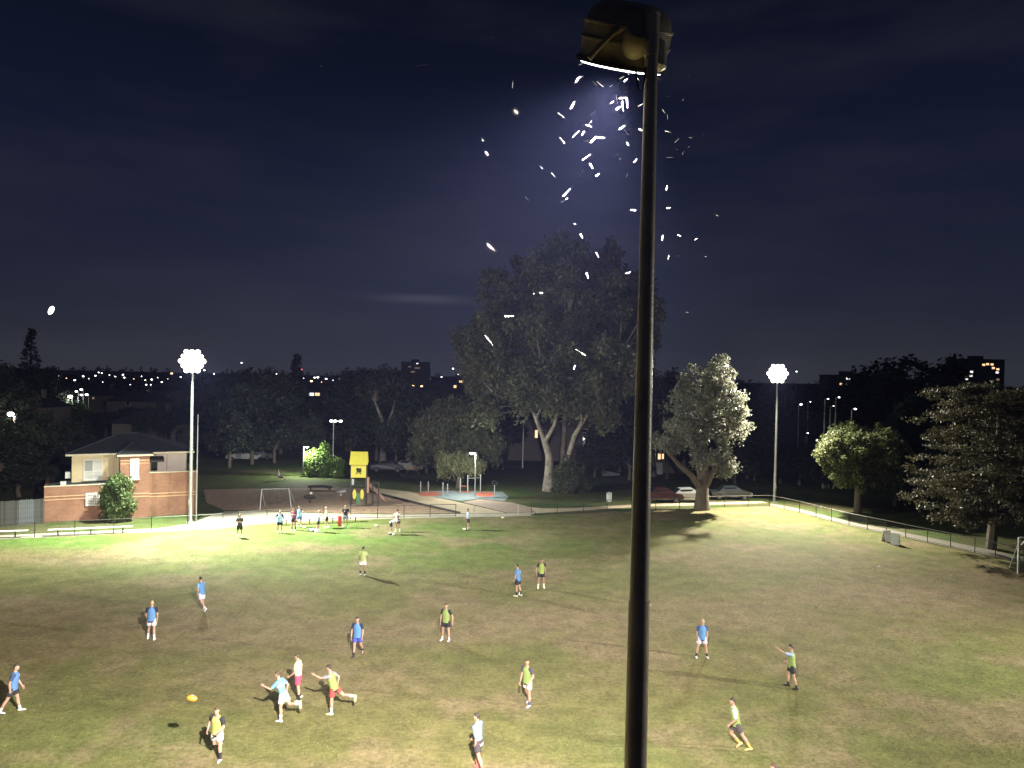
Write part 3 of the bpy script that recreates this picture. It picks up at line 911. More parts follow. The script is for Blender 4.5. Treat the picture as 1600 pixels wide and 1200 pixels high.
# door recess, awning, downpipes
MB().bb(ux(237, 730), ux(247, 730), UY - HY + .58, UY - HY + .68, zr, uz(240, 716)).build('balcony_door', M['pane_dark'], house)
aw = MB(); n = 7
xa, xb = ux(233, 715), ux(256, 715)
prof = [(UY - HY + .6 - 1.0 * math.sin(t * math.pi / 2 / n), uz(244, 720) + .36 * math.cos(t * math.pi / 2 / n)) for t in range(n + 1)]
prof2 = [(y, z - .05) for y, z in reversed(prof)]
aw.extrude_x(prof + prof2, xa, xb).build('awning', M['steel_dark'], house)
for px in (177.5, 186):
    MB().tube([(ux(px, 730), UY - HY - .05, zl), (ux(px, 730), UY - HY - .05, zt)], .045, 8).build('downpipe', M['trim'], house)
MB().tube([(hx(265, 720) - ox, UY - HY + .55, zr), (hx(265, 720) - ox, UY - HY + .55, zt)], .04, 8).build('downpipe', M['greige'], house)
MB().bb(ux(105, 745) - .15, ux(110, 745), UY - HY + .2, UY - HY + 1.0, uz(106, 748), uz(106, 738)).build('air_conditioner', M['winframe'], house)
MB().bb(hx(94) - ox, hx(103) - ox, .5, 1.0, zl + .05, zl + .3).build('roof_vent', M['winframe'], house)
# white lattice fixed to the brick
lx0, lx1, lz0, lz1 = hx(134) - ox, hx(156) - ox, hz(145, 790), hz(145, 770)
lat = MB().bb(lx0, lx1, -.07, -.03, lz0, lz0 + .06).bb(lx0, lx1, -.07, -.03, lz1 - .06, lz1).bb(lx0, lx0 + .06, -.072, -.028, lz0, lz1).bb(lx1 - .06, lx1, -.072, -.028, lz0, lz1).build('lattice', M['white_paint'], house)
for k in range(1, 8):
    x = lx0 + (lx1 - lx0) * k / 8
    MB().bb(x - .022, x + .022, -.052, -.034, lz0 + .06, lz1 - .06).build('slat', M['white_paint'], lat)
for k in range(1, 8):
    z = lz0 + (lz1 - lz0) * k / 8
    MB().bb(lx0 + .06, lx1 - .06, -.068, -.052, z - .022, z + .022).build('slat', M['white_paint'], lat)

# timber fence at the left
FA, FB = G(-130, 833), HA + HU * -.06
FU = (FB - FA).normalized()
tf = empty('timber_fence', FA, math.atan2(FU.y, FU.x))
tag(tf, 'weathered grey paling fence left of the brick house', 'fence')
xx, k = 0.0, 0
wid = (FB - FA).length - .05


def fxp(px):
    d = ray(px, 800); n_ = Vector((-FU.y, FU.x, 0))
    return (CAM + d * ((FA - CAM).dot(n_) / d.dot(n_)) - FA).dot(FU)


bdm = [mat('paling_%s' % c, col, .9, var=.4, scale=3) for c, col in (('grey', (.085, .085, .08)), ('brown', (.065, .06, .05)), ('pale', (.14, .15, .16)))]
rr = random.Random(5)
while xx < wid:
    w_ = .145
    pale = fxp(29) < xx < fxp(52)
    MB().bb(0, w_ - .012, 0, .022, 0, 1.98 + rr.uniform(-.03, .03)).build('paling', bdm[2] if pale else bdm[rr.choice((0, 0, 1))], tf, loc=(xx, rr.uniform(-.008, .008), 0))
    xx += w_
MB().bb(0, wid, .032, .08, 1.5, 1.59).build('rail', M['timber'], tf)
MB().bb(0, wid, .032, .08, .3, .39).build('rail', M['timber'], tf)

# ---------------------------------------------------------------- playground
tw = G(560, 789); T = empty('play_tower', tw, rad(8))
tag(T, 'yellow roofed playground tower standing in the bark mulch', 'play tower')
W_ = .70
for sx in (-1, 1):
    for sy in (-1, 1):
        MB().bb(sx * W_ - .07, sx * W_ + .07, sy * W_ - .07, sy * W_ + .07, 0, 4.05).build('post', M['post_wood'], T)
dk = MB().bb(-W_ - .1, W_ + .1, -W_ - .1, W_ + .1, 1.95, 2.03).build('deck', M['post_wood'], T)
for s in (-1, 1):       # gable roof: two leaning panels, ridge across the view
    MB().add([(-.86, s * .95, 3.95), (.86, s * .95, 3.95), (.80, s * .04, 5.05), (-.80, s * .04, 5.05), (-.86, s * 1.0, 3.97), (.86, s * 1.0, 3.97), (.80, s * .07, 5.11), (-.80, s * .07, 5.11)],
             [(0, 1, 2, 3), (7, 6, 5, 4), (0, 4, 5, 1), (1, 5, 6, 2), (2, 6, 7, 3), (3, 7, 4, 0)]).build('roof_panel', M['yellow'], T)
for s in (-1, 1):
    fp = MB()
    y = s * (W_ + .10)
    for q in ((-.70, .70, 2.72, 3.05), (-.70, .70, 3.62, 3.93), (-.70, -.26, 3.05, 3.62), (.26, .70, 3.05, 3.62)):
        fp.bb(q[0], q[1], y - .02, y + .02, q[2], q[3])
    pn = fp.build('window_panel', M['yellow'], T)
    for (a, b) in (((-.26, 3.05), (.26, 3.62)), ((-.26, 3.62), (.26, 3.05))):
        MB().bar((a[0], y + .005 * (a[1] - 3), a[1]), (b[0], y + .005 * (a[1] - 3), b[1]), .03, .07).build('cross_bar', M['post_wood'], pn)
for x in (-.34, .36):
    pts = [(x + .17 * math.cos(t * math.pi / 8), 1.15 + .48 * math.sin(t * math.pi / 8)) for t in range(16)]
    me = MB().prism(pts, -.025, .025).mesh('petal_panel', M['yellow'])
    o = link('petal_panel', me, T, (0, -W_ - .11, 0)); o.rotation_euler = (rad(90), 0, 0)
MB().bb(-.16, .22, -W_ - .14, -W_ - .09, .15, 1.25).build('climbing_panel', M['green_panel'], T)
MB().bb(-.62, -.40, -W_ - .13, -W_ - .09, 2.05, 2.6).build('side_panel', M['tarp'], T)
for k in range(6):
    MB().bar((-W_, -W_ - .02, .3 + k * .28), (-.2, -W_ - .02, .3 + k * .28), .05).build('rung', M['steel_dark'], T)
sl = MB()
for s in (-1, 1):
    sl.add([(.85, s * .3 + .1, 2.0), (2.5, s * .3 + .1, .35), (2.5, s * .3 + .1, .6), (.85, s * .3 + .1, 2.3), (.85, s * .34 + .1, 2.0), (2.5, s * .34 + .1, .35), (2.5, s * .34 + .1, .6), (.85, s * .34 + .1, 2.3)],
           [(0, 1, 2, 3), (7, 6, 5, 4), (0, 4, 5, 1), (1, 5, 6, 2), (2, 6, 7, 3), (3, 7, 4, 0)])
sl.add([(.80, -.19, 2.02), (.80, .39, 2.02), (2.6, .39, .3), (2.6, -.19, .3), (.80, -.19, 1.97), (.80, .39, 1.97), (2.6, .39, .25), (2.6, -.19, .25)], [(0, 1, 2, 3), (7, 6, 5, 4), (0, 4, 5, 1), (1, 5, 6, 2), (2, 6, 7, 3), (3, 7, 4, 0)])
sl.build('slide', M['slide'], T)
MB().bb(.80, 1.0, -.9, -.2, 1.3, 2.75).build('side_wall', M['slide'], T)
for (x, y) in ((1.35, -.6), (1.35, .5), (1.9, -.6)):
    MB().bb(x - .06, x + .06, y - .06, y + .06, 0, 2.3).build('post', M['post_wood'], T)
MB().bar((1.35, -.6, 2.25), (1.35, .5, 2.25), .08).build('beam', M['post_wood'], T)
MB().bar((.7, -.6, 2.25), (1.9, -.6, 2.25), .08).build('beam', M['post_wood'], T)

# swing set
sa, sb = G(406, 797), G(455, 793)
S = empty('swing_set', (sa + sb) / 2); o = (sa + sb) / 2
tag(S, 'steel A-frame swing set on the bark mulch behind the fence', 'swing')
ta = D(409, 764.5, sa.y + .4) - o; tb = D(451.5, 763.5, sb.y + .4) - o
MB().tube([ta, tb], .045, 10).build('top_bar', M['galv'], S)
for e, g in ((ta, sa - o), (tb, sb - o)):
    for dy in (0, 1.5):
        MB().tube([e, (g.x, g.y + dy, 0)], .035, 8).build('leg', M['galv'], S)
for t in (.32, .62):
    p = ta.lerp(tb, t)
    sw = MB().box((p.x, p.y, .5), (.45, .18, .04)).build('swing_seat', M['dark'], S)
    for s in (-.2, .2): MB().tube([(p.x + s, p.y, .5), (p.x + s, p.y, p.z)], .008, 4).build('chain', M['steel_dark'], sw)

# spring rider in the mulch and a nest basket by the tower
p = G(484, 786.5)
S = empty('spring_rider', p); tag(S, 'dark spring rider with pale head knob in the mulch', 'spring rider')
MB().tube([(.11 * math.cos(t), .11 * math.sin(t), .03 + .42 * t / 25) for t in np.linspace(0, 25, 60)], .018, 5).build('spring', M['steel_dark'], S)
MB().ball((0, 0, .62), (.62, .16, .2), 12, 8).build('body', M['post_wood'], S, smooth=True)
MB().ball((.1, 0, .98), (.14, .1, .13), 10, 7).build('head', M['pale_ball'], S, smooth=True)
MB().tube([(.1, -.3, .8), (.1, .3, .8)], .02, 6).build('handle', M['steel_dark'], S)
p = G(532, 775)
S = empty('stepping_bowl', p); tag(S, 'small pale dished play bowl left of the play tower', 'play bowl')
MB().lathe([(.1, 0), (.12, .3), (.52, .42), (.55, .62), (.48, .60), (.1, .46)], n=18).build('bowl', M['tarp'], S, smooth=True)
MB().lathe([(.55, .60), (.58, .62), (.55, .66), (.50, .64)], n=18).build('rim', M['galv'], S, smooth=True)
p = G(500, 765)
S = empty('balance_beam', p); tag(S, 'dark log balance beam at the back of the mulch', 'balance beam')
MB().tube([(-1.3, 0, .3), (.2, .1, .34), (1.3, 0, .3)], [.13, .15, .12], 8).build('log', M['post_wood'], S, smooth=True)
for x in (-1, 1): MB().tube([(x, 0, 0), (x, 0, .3)], .09, 8).build('leg', M['post_wood'], S)

# exercise station on the rubber
def steel_post(px, py, py_top, nm, label, disc=False, r=.055):
    p = G(px, py); h = D(px, py_top, p.y).z
    S = empty(nm, p); tag(S, label, 'exercise post', 'steel exercise posts on the rubber')
    MB().tube([(0, 0, 0), (0, 0, h)], r, 10).build('shaft', M['galv'], S)
    MB().lathe([(r * 1.1, h), (r * 1.2, h + .03), (.01, h + .07)], n=10).build('cap', M['galv'], S)
    if disc:
        MB().tube([(.27 * math.cos(t), -.05, h + .25 + .27 * math.sin(t)) for t in np.linspace(0, 2 * math.pi, 20)], .03, 6).build('wheel', M['steel_dark'], S)
        MB().bar((-.25, -.05, h + .25), (.25, -.05, h + .25), .03).build('spoke', M['steel_dark'], S)
    else:
        MB().bar((-.14, 0, h * .62), (.14, 0, h * .62), .03).build('foot_peg', M['galv'], S)
    return S


steel_post(657, 768, 753, 'exercise_post', 'leftmost thin steel post behind the red rubber circle')
steel_post(669, 768, 753, 'exercise_post', 'second thin steel post behind the red rubber circle')
steel_post(691.7, 774.5, 755, 'exercise_post', 'thick steel post at the front left of the blue rubber')
steel_post(699, 774.5, 757, 'exercise_post', 'shorter steel post beside the thick one on blue rubber')
steel_post(719, 770, 748, 'exercise_post', 'tall single steel post left of the pull up bar', r=.07)
steel_post(772.5, 776, 759, 'exercise_post', 'steel post carrying a dark hand wheel at the right', disc=True)
a, b = G(730.5, 769.5), G(750.5, 768)
S = empty('pull_up_bar', a); tag(S, 'steel pull up frame with crossbar around the park lamp', 'pull-up bar')
hh = D(731, 744, a.y).z
for q in (a, b):
    MB().tube([q - a, q - a + Vector((0, 0, hh))], .06, 10).build('post', M['galv'], S)
    MB().ball(q - a + Vector((0, 0, hh + .05)), .09, 8, 6).build('cap', M['galv'], S)
MB().tube([Vector((0, 0, hh - .25)), b - a + Vector((0, 0, hh - .25))], .03, 8).build('crossbar', M['galv'], S)
p = G(725, 766); S = empty('exercise_bench', p); tag(S, 'low red topped exercise step beside tall steel post', 'exercise bench')
MB().bb(-.55, .55, -.18, .18, .42, .5).build('seat', M['rubber_red'], S)
for x in (-.45, .45): MB().bb(x - .04, x + .04, -.14, .14, 0, .42).build('leg', M['galv'], S)


# park lamps: short arm with glowing head
def park_lamp(px, py, py_top, side, label, power):
    p = G(px, py); h = D(px, py_top, p.y).z
    S = empty('park_lamp', p); tag(S, label, 'lamp post', 'park lamp posts by the playground')
    MB().tube([(0, 0, 0), (0, 0, h)], [.075, .055], 10).build('pole', M['galv'], S)
    MB().lathe([(.16, 0), (.16, .03), (.09, .05), (.08, .2)], n=10).build('base_plate', M['galv'], S)
    MB().tube([(0, 0, h - .06), (side * .3, -.05, h - .02)], .035, 8).build('arm', M['galv'], S)
    hd = MB().ball((side * .42, -.05, h), (.27, .22, .09), 14, 7).build('lamp_head', M['galv'], S, smooth=True)
    MB().ball((side * .42, -.05, h - .07), (.24, .19, .13), 14, 8).build('diffuser', M['lamp'], hd, smooth=True)
    ld = bpy.data.lights.new('park_light', 'POINT'); ld.energy = power; ld.color = (0.93, 1.0, 0.86); ld.shadow_soft_size = .1
    lo = bpy.data.objects.new('park_light', ld); COL.objects.link(lo); lo.parent = S; lo.location = (side * .42, -.05, h - .28)
    return S


park_lamp(473.5, 744, 697, 1, 'lamp post beside the bright green bush', 3600)
park_lamp(742, 778, 707, -1, 'lamp post over the exercise area in front of pale foliage', 2300)

# white football goal at the right edge
p = G(1591, 896)
S = empty('football_goal', p); tag(S, 'white football goal cut by the right edge', 'goal')
MB().bb(-.06, .06, -.06, .06, 0, 2.44).build('goal_post', M['white_paint'], S)
gv = Vector((7.0, 1.6, 0))
MB().box(gv + Vector((0, 0, 1.22)), (.12, .12, 2.44)).build('goal_post', M['white_paint'], S)
MB().bar(Vector((.06, .014, 2.385)), gv + Vector((-.06, -.014, 2.385)), .11, .11).build('crossbar', M['white_paint'], S)
MB().bar(Vector((.05, .011, 1.75)), Vector((.62, .14, 2.34)), .07).build('corner_brace', M['white_paint'], S)
MB().bar(gv + Vector((-.05, -.01, 1.75)), gv + Vector((-.62, -.14, 2.34)), .07).build('corner_brace', M['white_paint'], S)
MB().bar(Vector((-.05, .05, 1.9)), Vector((.45, 1.6, .03)), .05).build('back_stay', M['white_paint'], S)


# two sandwich boards by the right fence
def aboard(px, py, rz, label):
    S = empty('sandwich_board', G(px, py), rz); tag(S, label, 'sign board', 'blank sandwich boards by the right fence')
    for s in (-1, 1):
        R = Matrix.Rotation(rad(15) * s, 3, 'X')
        MB().box((0, s * .13, .45), (.62, .025, .92), R).build('panel', M['white_paint'], S)
    MB().bar((-.31, 0, .86), (.31, 0, .86), .05).build('hinge', M['dark'], S)
    return S


aboard(1385.5, 846, rad(16), 'larger white sandwich board, left one of the pair by the fence')
aboard(1399, 851, rad(-38), 'white sandwich board turned sideways, right one of the pair')
# ---------------------------------------------------------------- trees
def leaf_quads(cent, n_per, spread_, size, droop, r, flat=1.0, long=1.7):
    """leaf-sized folded quads scattered in clumps round the given centres"""
    cent = np.asarray(cent)
    n = len(cent) * n_per
    c = np.repeat(cent, n_per, axis=0)
    d = r.normal(size=(n, 3)); d /= np.linalg.norm(d, axis=1, keepdims=True) + 1e-9
    rr = (r.random(n) ** 0.55)[:, None]
    sp = np.repeat(spread_ * r.uniform(.6, 1.35, len(cent)), n_per)[:, None]
    p = c + d * rr * sp * np.array([1, 1, flat])
    if droop: p[:, 2] -= droop * np.abs(r.normal(size=n)) * sp[:, 0]
    u = r.normal(size=(n, 3)); u[:, 2] -= droop * 1.6
    u /= np.linalg.norm(u, axis=1, keepdims=True)
    w = np.cross(u, r.normal(size=(n, 3))); w /= np.linalg.norm(w, axis=1, keepdims=True) + 1e-9
    s = (size * r.uniform(.55, 1.3, n))[:, None]
    a = p - w * s * .5; b = p + w * s * .5
    tip = u * s * long
    nrm = np.cross(u, w) * s * .18
    V = np.stack([p - tip * .5, a + nrm, p + tip * .5, b + nrm], axis=1).reshape(-1, 3)
    Q = np.arange(n * 4).reshape(n, 4)
    return V, Q


def grow(seed, limbs, lobes, n_cl, n_per, spread_, size, leaf, bark, droop=0.0, inner=.45, flat=1.0, twig=.035, long=1.7, twigs=True):
    """limbs: list of (points, radii); lobes: (cx,cy,cz,rx,ry,rz,weight). returns trunk mesh, crown mesh"""
    r = np.random.default_rng(seed)
    w = np.array([l[6] for l in lobes], float); w /= w.sum()
    idx = r.choice(len(lobes), n_cl, p=w)
    cent = []
    for i in idx:
        cx, cy, cz, rx, ry, rz, _ = lobes[i]
        d = r.normal(size=3); d /= np.linalg.norm(d)
        k = inner + (1 - inner) * r.random() ** .6
        k *= 1 + .13 * math.sin(d[0] * 5 + i) * math.cos(d[2] * 4 + seed)
        cent.append((cx + d[0] * rx * k, cy + d[1] * ry * k, cz + d[2] * rz * k))
    cent = np.array(cent)
    mb = MB()
    nodes = []
    for pts, radii in limbs:
        mb.tube(pts, radii, 9)
        for (a, b) in zip(pts, pts[1:]):
            for t in np.linspace(0, 1, 6): nodes.append(Vector(a).lerp(Vector(b), t))
    N = np.array([tuple(n) for n in nodes])
    if twigs:
        for c in cent[:: max(1, len(cent) // 260)]:
            low = N[:, 2] < c[2] + .6
            cand = N[low] if low.any() else N
            j = np.argmin(np.linalg.norm(cand - c, axis=1))
            a = Vector(cand[j]); b = Vector(c)
            L_ = (b - a).length
            mid = a.lerp(b, .5) + Vector((r.normal() * .06 * L_, r.normal() * .06 * L_, .08 * L_))
            q = min(2.0, .4 + L_ * .22)
            mb.tube([a, mid, b], [twig * q * 1.6, twig * q, twig * .4], 5, caps=False)
    V, Q = leaf_quads(cent, n_per, spread_, size, droop, r, flat, long)
    return mb.mesh('trunk', bark, smooth=True), fast_mesh('crown', V, Q, leaf)


def tree(name, base, meshes, label, cat='tree', group=None, scale=1.0, rz=0.0):
    S = empty(name, base, rz)
    S.scale = scale if isinstance(scale, tuple) else (scale,) * 3
    tag(S, label, cat, group)
    link('trunk', meshes[0], S); link('crown', meshes[1], S)
    return S


def local(px, py, dist, base):
    p = D(px, py, dist) - base
    return (p.x, p.y, p.z)


# the great gum
b0 = G(865, 767)
gd = b0.y
def gl(px, py, dy=0): return local(px, py, gd + dy, b0)
gum_limbs = [
    ([(-.5, 0, -.1), gl(858, 735), gl(858, 712), gl(850, 685)], [.85, .52, .44, .36]),
    ([gl(850, 687), gl(838, 655, -1), gl(828, 628, -2), gl(812, 600, -2), gl(790, 560, -3)], [.29, .23, .19, .15, .08]),
    ([gl(852, 690), gl(866, 665, -1), gl(873, 635, -2), gl(872, 600, -2), gl(885, 520, -3)], [.25, .20, .17, .14, .07]),
    ([(.6, .5, -.1), gl(878, 725, 1), gl(880, 690, 1.5), gl(883, 640, 2), gl(890, 590, 2), gl(895, 470, 2)], [.55, .33, .28, .25, .21, .1]),
    ([(1.0, .3, -.1), gl(886, 720, 0), gl(898, 680, -1), gl(910, 660, -1.5), gl(926, 635, -2), gl(945, 605, -3), gl(965, 560, -4)], [.5, .31, .27, .24, .21, .15, .06]),
    ([gl(828, 630, -2), gl(838, 600, -3), gl(845, 560, -4)], [.22, .17, .08]),
    ([gl(832, 640, -2), gl(815, 632, -3), gl(800, 618, -4)], [.17, .12, .06]),
    ([gl(926, 637, -2), gl(938, 622, -3), gl(935, 590, -4)], [.2, .15, .07]),
    ([gl(890, 590, 2), gl(930, 520, 3), gl(960, 450, 3)], [.3, .2, .1]),
    ([gl(872, 600, -2), gl(830, 510, 0), gl(800, 450, 0)], [.22, .16, .08]),
    ([gl(838, 655, -1), gl(848, 628, -2), gl(850, 600, -3), gl(862, 560, -4)], [.16, .13, .11, .05]),
    ([gl(800, 618, -4), gl(785, 622, -4.5), gl(770, 612, -5)], [.06, .045, .02]),
    ([gl(910, 660, -1.5), gl(905, 630, -2.5), gl(915, 600, -3)], [.15, .11, .05]),
    ([gl(945, 605, -3), gl(965, 598, -4), gl(980, 585, -4)], [.11, .08, .03]),
]
def lobe(px, py, rpx, rpy, dy, ry, wt):
    x, y, z = gl(px, py, dy)
    k = gd / F
    return (x, y, z, rpx * k, ry, rpy * k, wt)
gum_lobes = [lobe(895, 440, 98, 76, 0, 7, 3.2), lobe(820, 470, 72, 72, 1, 6, 2.0), lobe(955, 470, 64, 82, 1, 6, 2.0), lobe(875, 520, 110, 62, -1, 7, 2.2),
             lobe(770, 525, 48, 52, -1, 4.5, 1.1), lobe(790, 580, 52, 30, -2, 4, 1.0), lobe(835, 588, 45, 32, -4, 3, .8), lobe(950, 565, 50, 42, -3, 4, 1.3),
             lobe(905, 585, 40, 36, -4, 3, .8), lobe(940, 610, 26, 34, -4, 2, .45), lobe(990, 560, 32, 52, 0, 4, .7), lobe(985, 500, 42, 60, 1, 5, .8), lobe(762, 600, 30, 26, -2, 3, .4), lobe(948, 645, 16, 16, -3, 1.5, .2), lobe(812, 612, 24, 24, -4, 2, .4), lobe(860, 606, 26, 26, -5, 2, .4), lobe(890, 618, 16, 20, -5, 1.6, .25), lobe(760, 635, 20, 22, -3, 2, .25), lobe(745, 560, 24, 40, -1, 3, .4), lobe(925, 600, 26, 30, -5, 2, .4)]
tree('gum_tree', b0, grow(4, gum_limbs, gum_lobes, 800, 125, 1.15, .23, L['gum'], M['bark_gum'], droop=.45, inner=.35, long=2.3), 'huge pale trunked gum tree with drooping dark crown left of the near pole')

# shrub at the gum's foot
bs = G(888, 768)
cn = np.random.default_rng(3)
def mound(base, rx, ry, rz, n_cl, n_per, sp, size, leaf, seed, stems=7, up=.0):
    r = np.random.default_rng(seed)
    d = r.normal(size=(n_cl, 3)); d /= np.linalg.norm(d, axis=1, keepdims=True); d[:, 2] = np.abs(d[:, 2])
    k = (.35 + .65 * r.random(n_cl) ** .5)[:, None]
    c = d * k * np.array([rx, ry, rz]) * (1 + .15 * np.sin(d[:, :1] * 7 + seed))
    c[:, 2] += .12 + up
    mb = MB()
    for i in range(stems):
        t = Vector(c[r.integers(n_cl)])
        mb.tube([(r.normal() * .1 * rx, r.normal() * .1 * ry, 0), t * .5 + Vector((0, 0, .1)), t], [.06, .04, .015], 5)
    V, Q = leaf_quads(c, n_per, sp, size, .1, r)
    return mb.mesh('trunk', M['bark']), fast_mesh('crown', V, Q, leaf)


tree('shrub', bs, mound(bs, 2.1, 1.6, 3.6, 150, 60, .5, .14, L['gum'], 8), 'dim rounded shrub against the foot of the gum trunk', 'shrub')

# bright elm to the left of the right floodlight
b1 = G(1097, 796); ed = b1.y
def el(px, py, dy=0): return local(px, py, ed + dy, b1)
def elobe(px, py, rpx, rpy, dy, ry, wt):
    x, y, z = el(px, py, dy); k = ed / F
    return (x, y, z, rpx * k, ry, rpy * k, wt)
elm_limbs = [
    ([(0, 0, -.1), el(1097, 775), el(1098, 757)], [.85, .62, .60]),
    ([el(1094, 762), el(1080, 742, -1), el(1060, 725, -1.5), el(1045, 708, -2)], [.36, .28, .22, .12]),
    ([el(1099, 760), el(1102, 730), el(1100, 690), el(1105, 640), el(1115, 590)], [.5, .36, .28, .2, .1]),
    ([el(1102, 760), el(1115, 735, -.5), el(1130, 705, -1), el(1140, 660, -1), el(1140, 620, -1)], [.36, .26, .2, .15, .07]),
    ([el(1097, 758, .5), el(1090, 720, 1), el(1075, 670, 2), el(1060, 620, 2)], [.34, .26, .2, .09]),
]
elm_lobes = [elobe(1122, 590, 26, 32, 0, 2.2, 1.1), elobe(1128, 632, 38, 36, -.5, 2.5, 1.6), elobe(1140, 668, 34, 24, -.5, 2.2, 1.1), elobe(1090, 615, 34, 42, .8, 2.5, 1.5),
             elobe(1066, 642, 30, 42, 1.5, 2.6, 1.0), elobe(1085, 672, 34, 26, 0, 2.5, 1.0), elobe(1112, 712, 30, 22, -1, 1.8, .8), elobe(1050, 690, 32, 18, .5, 2.2, .7), elobe(1130, 730, 22, 16, -1, 1.5, .4)]
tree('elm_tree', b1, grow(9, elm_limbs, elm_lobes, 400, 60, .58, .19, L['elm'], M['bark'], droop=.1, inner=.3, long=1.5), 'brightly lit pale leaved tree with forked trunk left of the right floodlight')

# round tree right of the floodlight
b2 = G(1341, 801); rd = b2.y
def rl(px, py, dy=0): return local(px, py, rd + dy, b2)
def rlobe(px, py, rpx, rpy, dy, ry, wt):
    x, y, z = rl(px, py, dy); k = rd / F
    return (x, y, z, rpx * k, ry, rpy * k, wt)
tree('round_tree', b2, grow(13, [([(0, 0, -.1), rl(1341, 770), rl(1342, 735)], [.42, .34, .28]), ([rl(1342, 745), rl(1320, 715), rl(1305, 700)], [.22, .15, .07]), ([rl(1342, 745), rl(1350, 705), rl(1358, 685)], [.24, .17, .08]), ([rl(1342, 740), rl(1370, 715), rl(1385, 700)], [.2, .14, .07])],
     [rlobe(1325, 700, 40, 30, 0, 3, 2), rlobe(1352, 684, 32, 22, 0, 2.8, 1.4), rlobe(1305, 715, 26, 24, -.5, 2, 1.1), rlobe(1375, 705, 42, 34, 1, 3.2, 2), rlobe(1335, 740, 36, 24, 0, 2.4, 1.2), rlobe(1385, 740, 36, 28, 1, 2.5, 1.2)],
     360, 85, .60, .19, L['round'], M['bark'], inner=.4, long=1.4), 'small round crowned tree lit pale green, right of the right floodlight')

# layered cedar at the right edge
b3 = G(1548, 857); cd = b3.y
r3 = np.random.default_rng(21)
limbs = [([(0, 0, -.1), local(1555, 790, cd, b3), local(1560, 700, cd + .5, b3), local(1562, 610, cd + .5, b3)], [.42, .32, .24, .08])]
cents = []
for zt_ in np.linspace(2.6, 12.2, 17):
    ln = 7.2 * (1 - ((zt_ - 4.5) / 10.5) ** 2) ** .5 if abs(zt_ - 4.5) < 10.4 else 1
    for k in range(6):
        a = r3.uniform(0, 6.283); l = ln * r3.uniform(.6, 1.05)
        s0 = Vector((.6 + .05 * zt_, .3, zt_))
        s1 = s0 + Vector((math.cos(a) * l, math.sin(a) * l * .8, r3.uniform(-.5, .5)))
        limbs.append(([s0, s0.lerp(s1, .5) + Vector((0, 0, .25)), s1], [.09, .06, .02]))
        for t in np.linspace(.35, 1.05, 8):
            q = s0.lerp(s1, t) + Vector((r3.normal() * .5, r3.normal() * .5, .12 + r3.normal() * .14))
            cents.append(tuple(q))
mbt = MB()
for pts, radii in limbs: mbt.tube(pts, radii, 7)
V, Q = leaf_quads(np.array(cents), 60, .80, .13, .14, r3, .36, 2.2)
tree('cedar_tree', b3, (mbt.mesh('trunk', M['bark'], True), fast_mesh('crown', V, Q, L['cedar'])), 'dim brown layered cedar behind the fence at the right edge')
b4 = G(1640, 850)
tree('pepper_tree', b4, grow(17, [([(0, 0, 0), (-.3, 0, 3), (-.8, 0, 6)], [.4, .3, .15])], [(-1.2, -.5, 6.6, 2.6, 2.4, 3.0, 2), (-2.2, -.6, 4.6, 1.7, 1.8, 2.2, 1), (.8, 0, 6, 2.6, 2.4, 3.2, 1)], 230, 95, .7, .16, L['cedar'], M['bark'], droop=.7, long=2.2), 'dense brownish drooping tree cut by the right edge')

# leafy shrub against the brick wall
bsh = G(181, 814.5)
tree('wall_shrub', bsh, grow(5, [([(0, 0, 0), (.1, 0, 1.2), (0, .1, 3)], [.09, .07, .03]), ([(0, 0, .2), (-.5, 0, 1.5), (-.8, 0, 2.2)], [.06, .04, .02]), ([(0, 0, .2), (.5, 0, 1.4), (.8, 0, 2.4)], [.06, .04, .02])],
     [(0, 0, 2.1, 1.35, .9, 1.4, 2), (-.2, 0, 1.1, 1.2, .9, .9, 1), (.2, 0, 3.2, .9, .8, .7, .8), (.4, 0, .9, 1.0, .8, .7, .6)], 120, 48, .42, .155, L['shrub'], M['bark'], droop=.25, inner=.4, long=2.0), 'leafy green shrub growing against the red brick wall', 'shrub')

# lamp lit bushes and drooping foliage
bb_ = G(497, 745)
tree('bush', bb_ + Vector((0, 1.2, 0)), mound(bb_, 2.0, 1.8, 3.5, 170, 60, .5, .15, L['bush'], 31), 'bright yellow green bush beside the left park lamp', 'bush')
bb2 = G(524, 745)
tree('bush', bb2 + Vector((0, .3, 0)), mound(bb2, 1.5, 1.4, 2.2, 110, 55, .42, .14, L['bush'], 32), 'smaller green bush between lit bush and play tower', 'bush')
bw = G(714, 763)
bw = Vector((bw.x, bw.y, 0))
kk = bw.y / F
tree('willow_tree', bw, grow(41, [([(0, 0, 0), (.2, 0, 1.6), (-.2, .3, 3.2)], [.2, .16, .1]), ([(-.1, 0, 2.4), (-1.4, -.4, 3.4), (-2.2, -.5, 3.0)], [.1, .07, .03]), ([(0, 0, 2.4), (1.4, -.4, 3.4), (2.6, -.4, 2.8)], [.1, .07, .03])],
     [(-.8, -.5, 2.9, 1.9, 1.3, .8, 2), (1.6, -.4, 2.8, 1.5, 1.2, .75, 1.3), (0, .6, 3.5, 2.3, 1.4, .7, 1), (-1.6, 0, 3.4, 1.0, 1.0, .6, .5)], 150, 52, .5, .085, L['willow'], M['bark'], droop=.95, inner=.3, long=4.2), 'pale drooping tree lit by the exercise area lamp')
bw2 = G(712, 752)
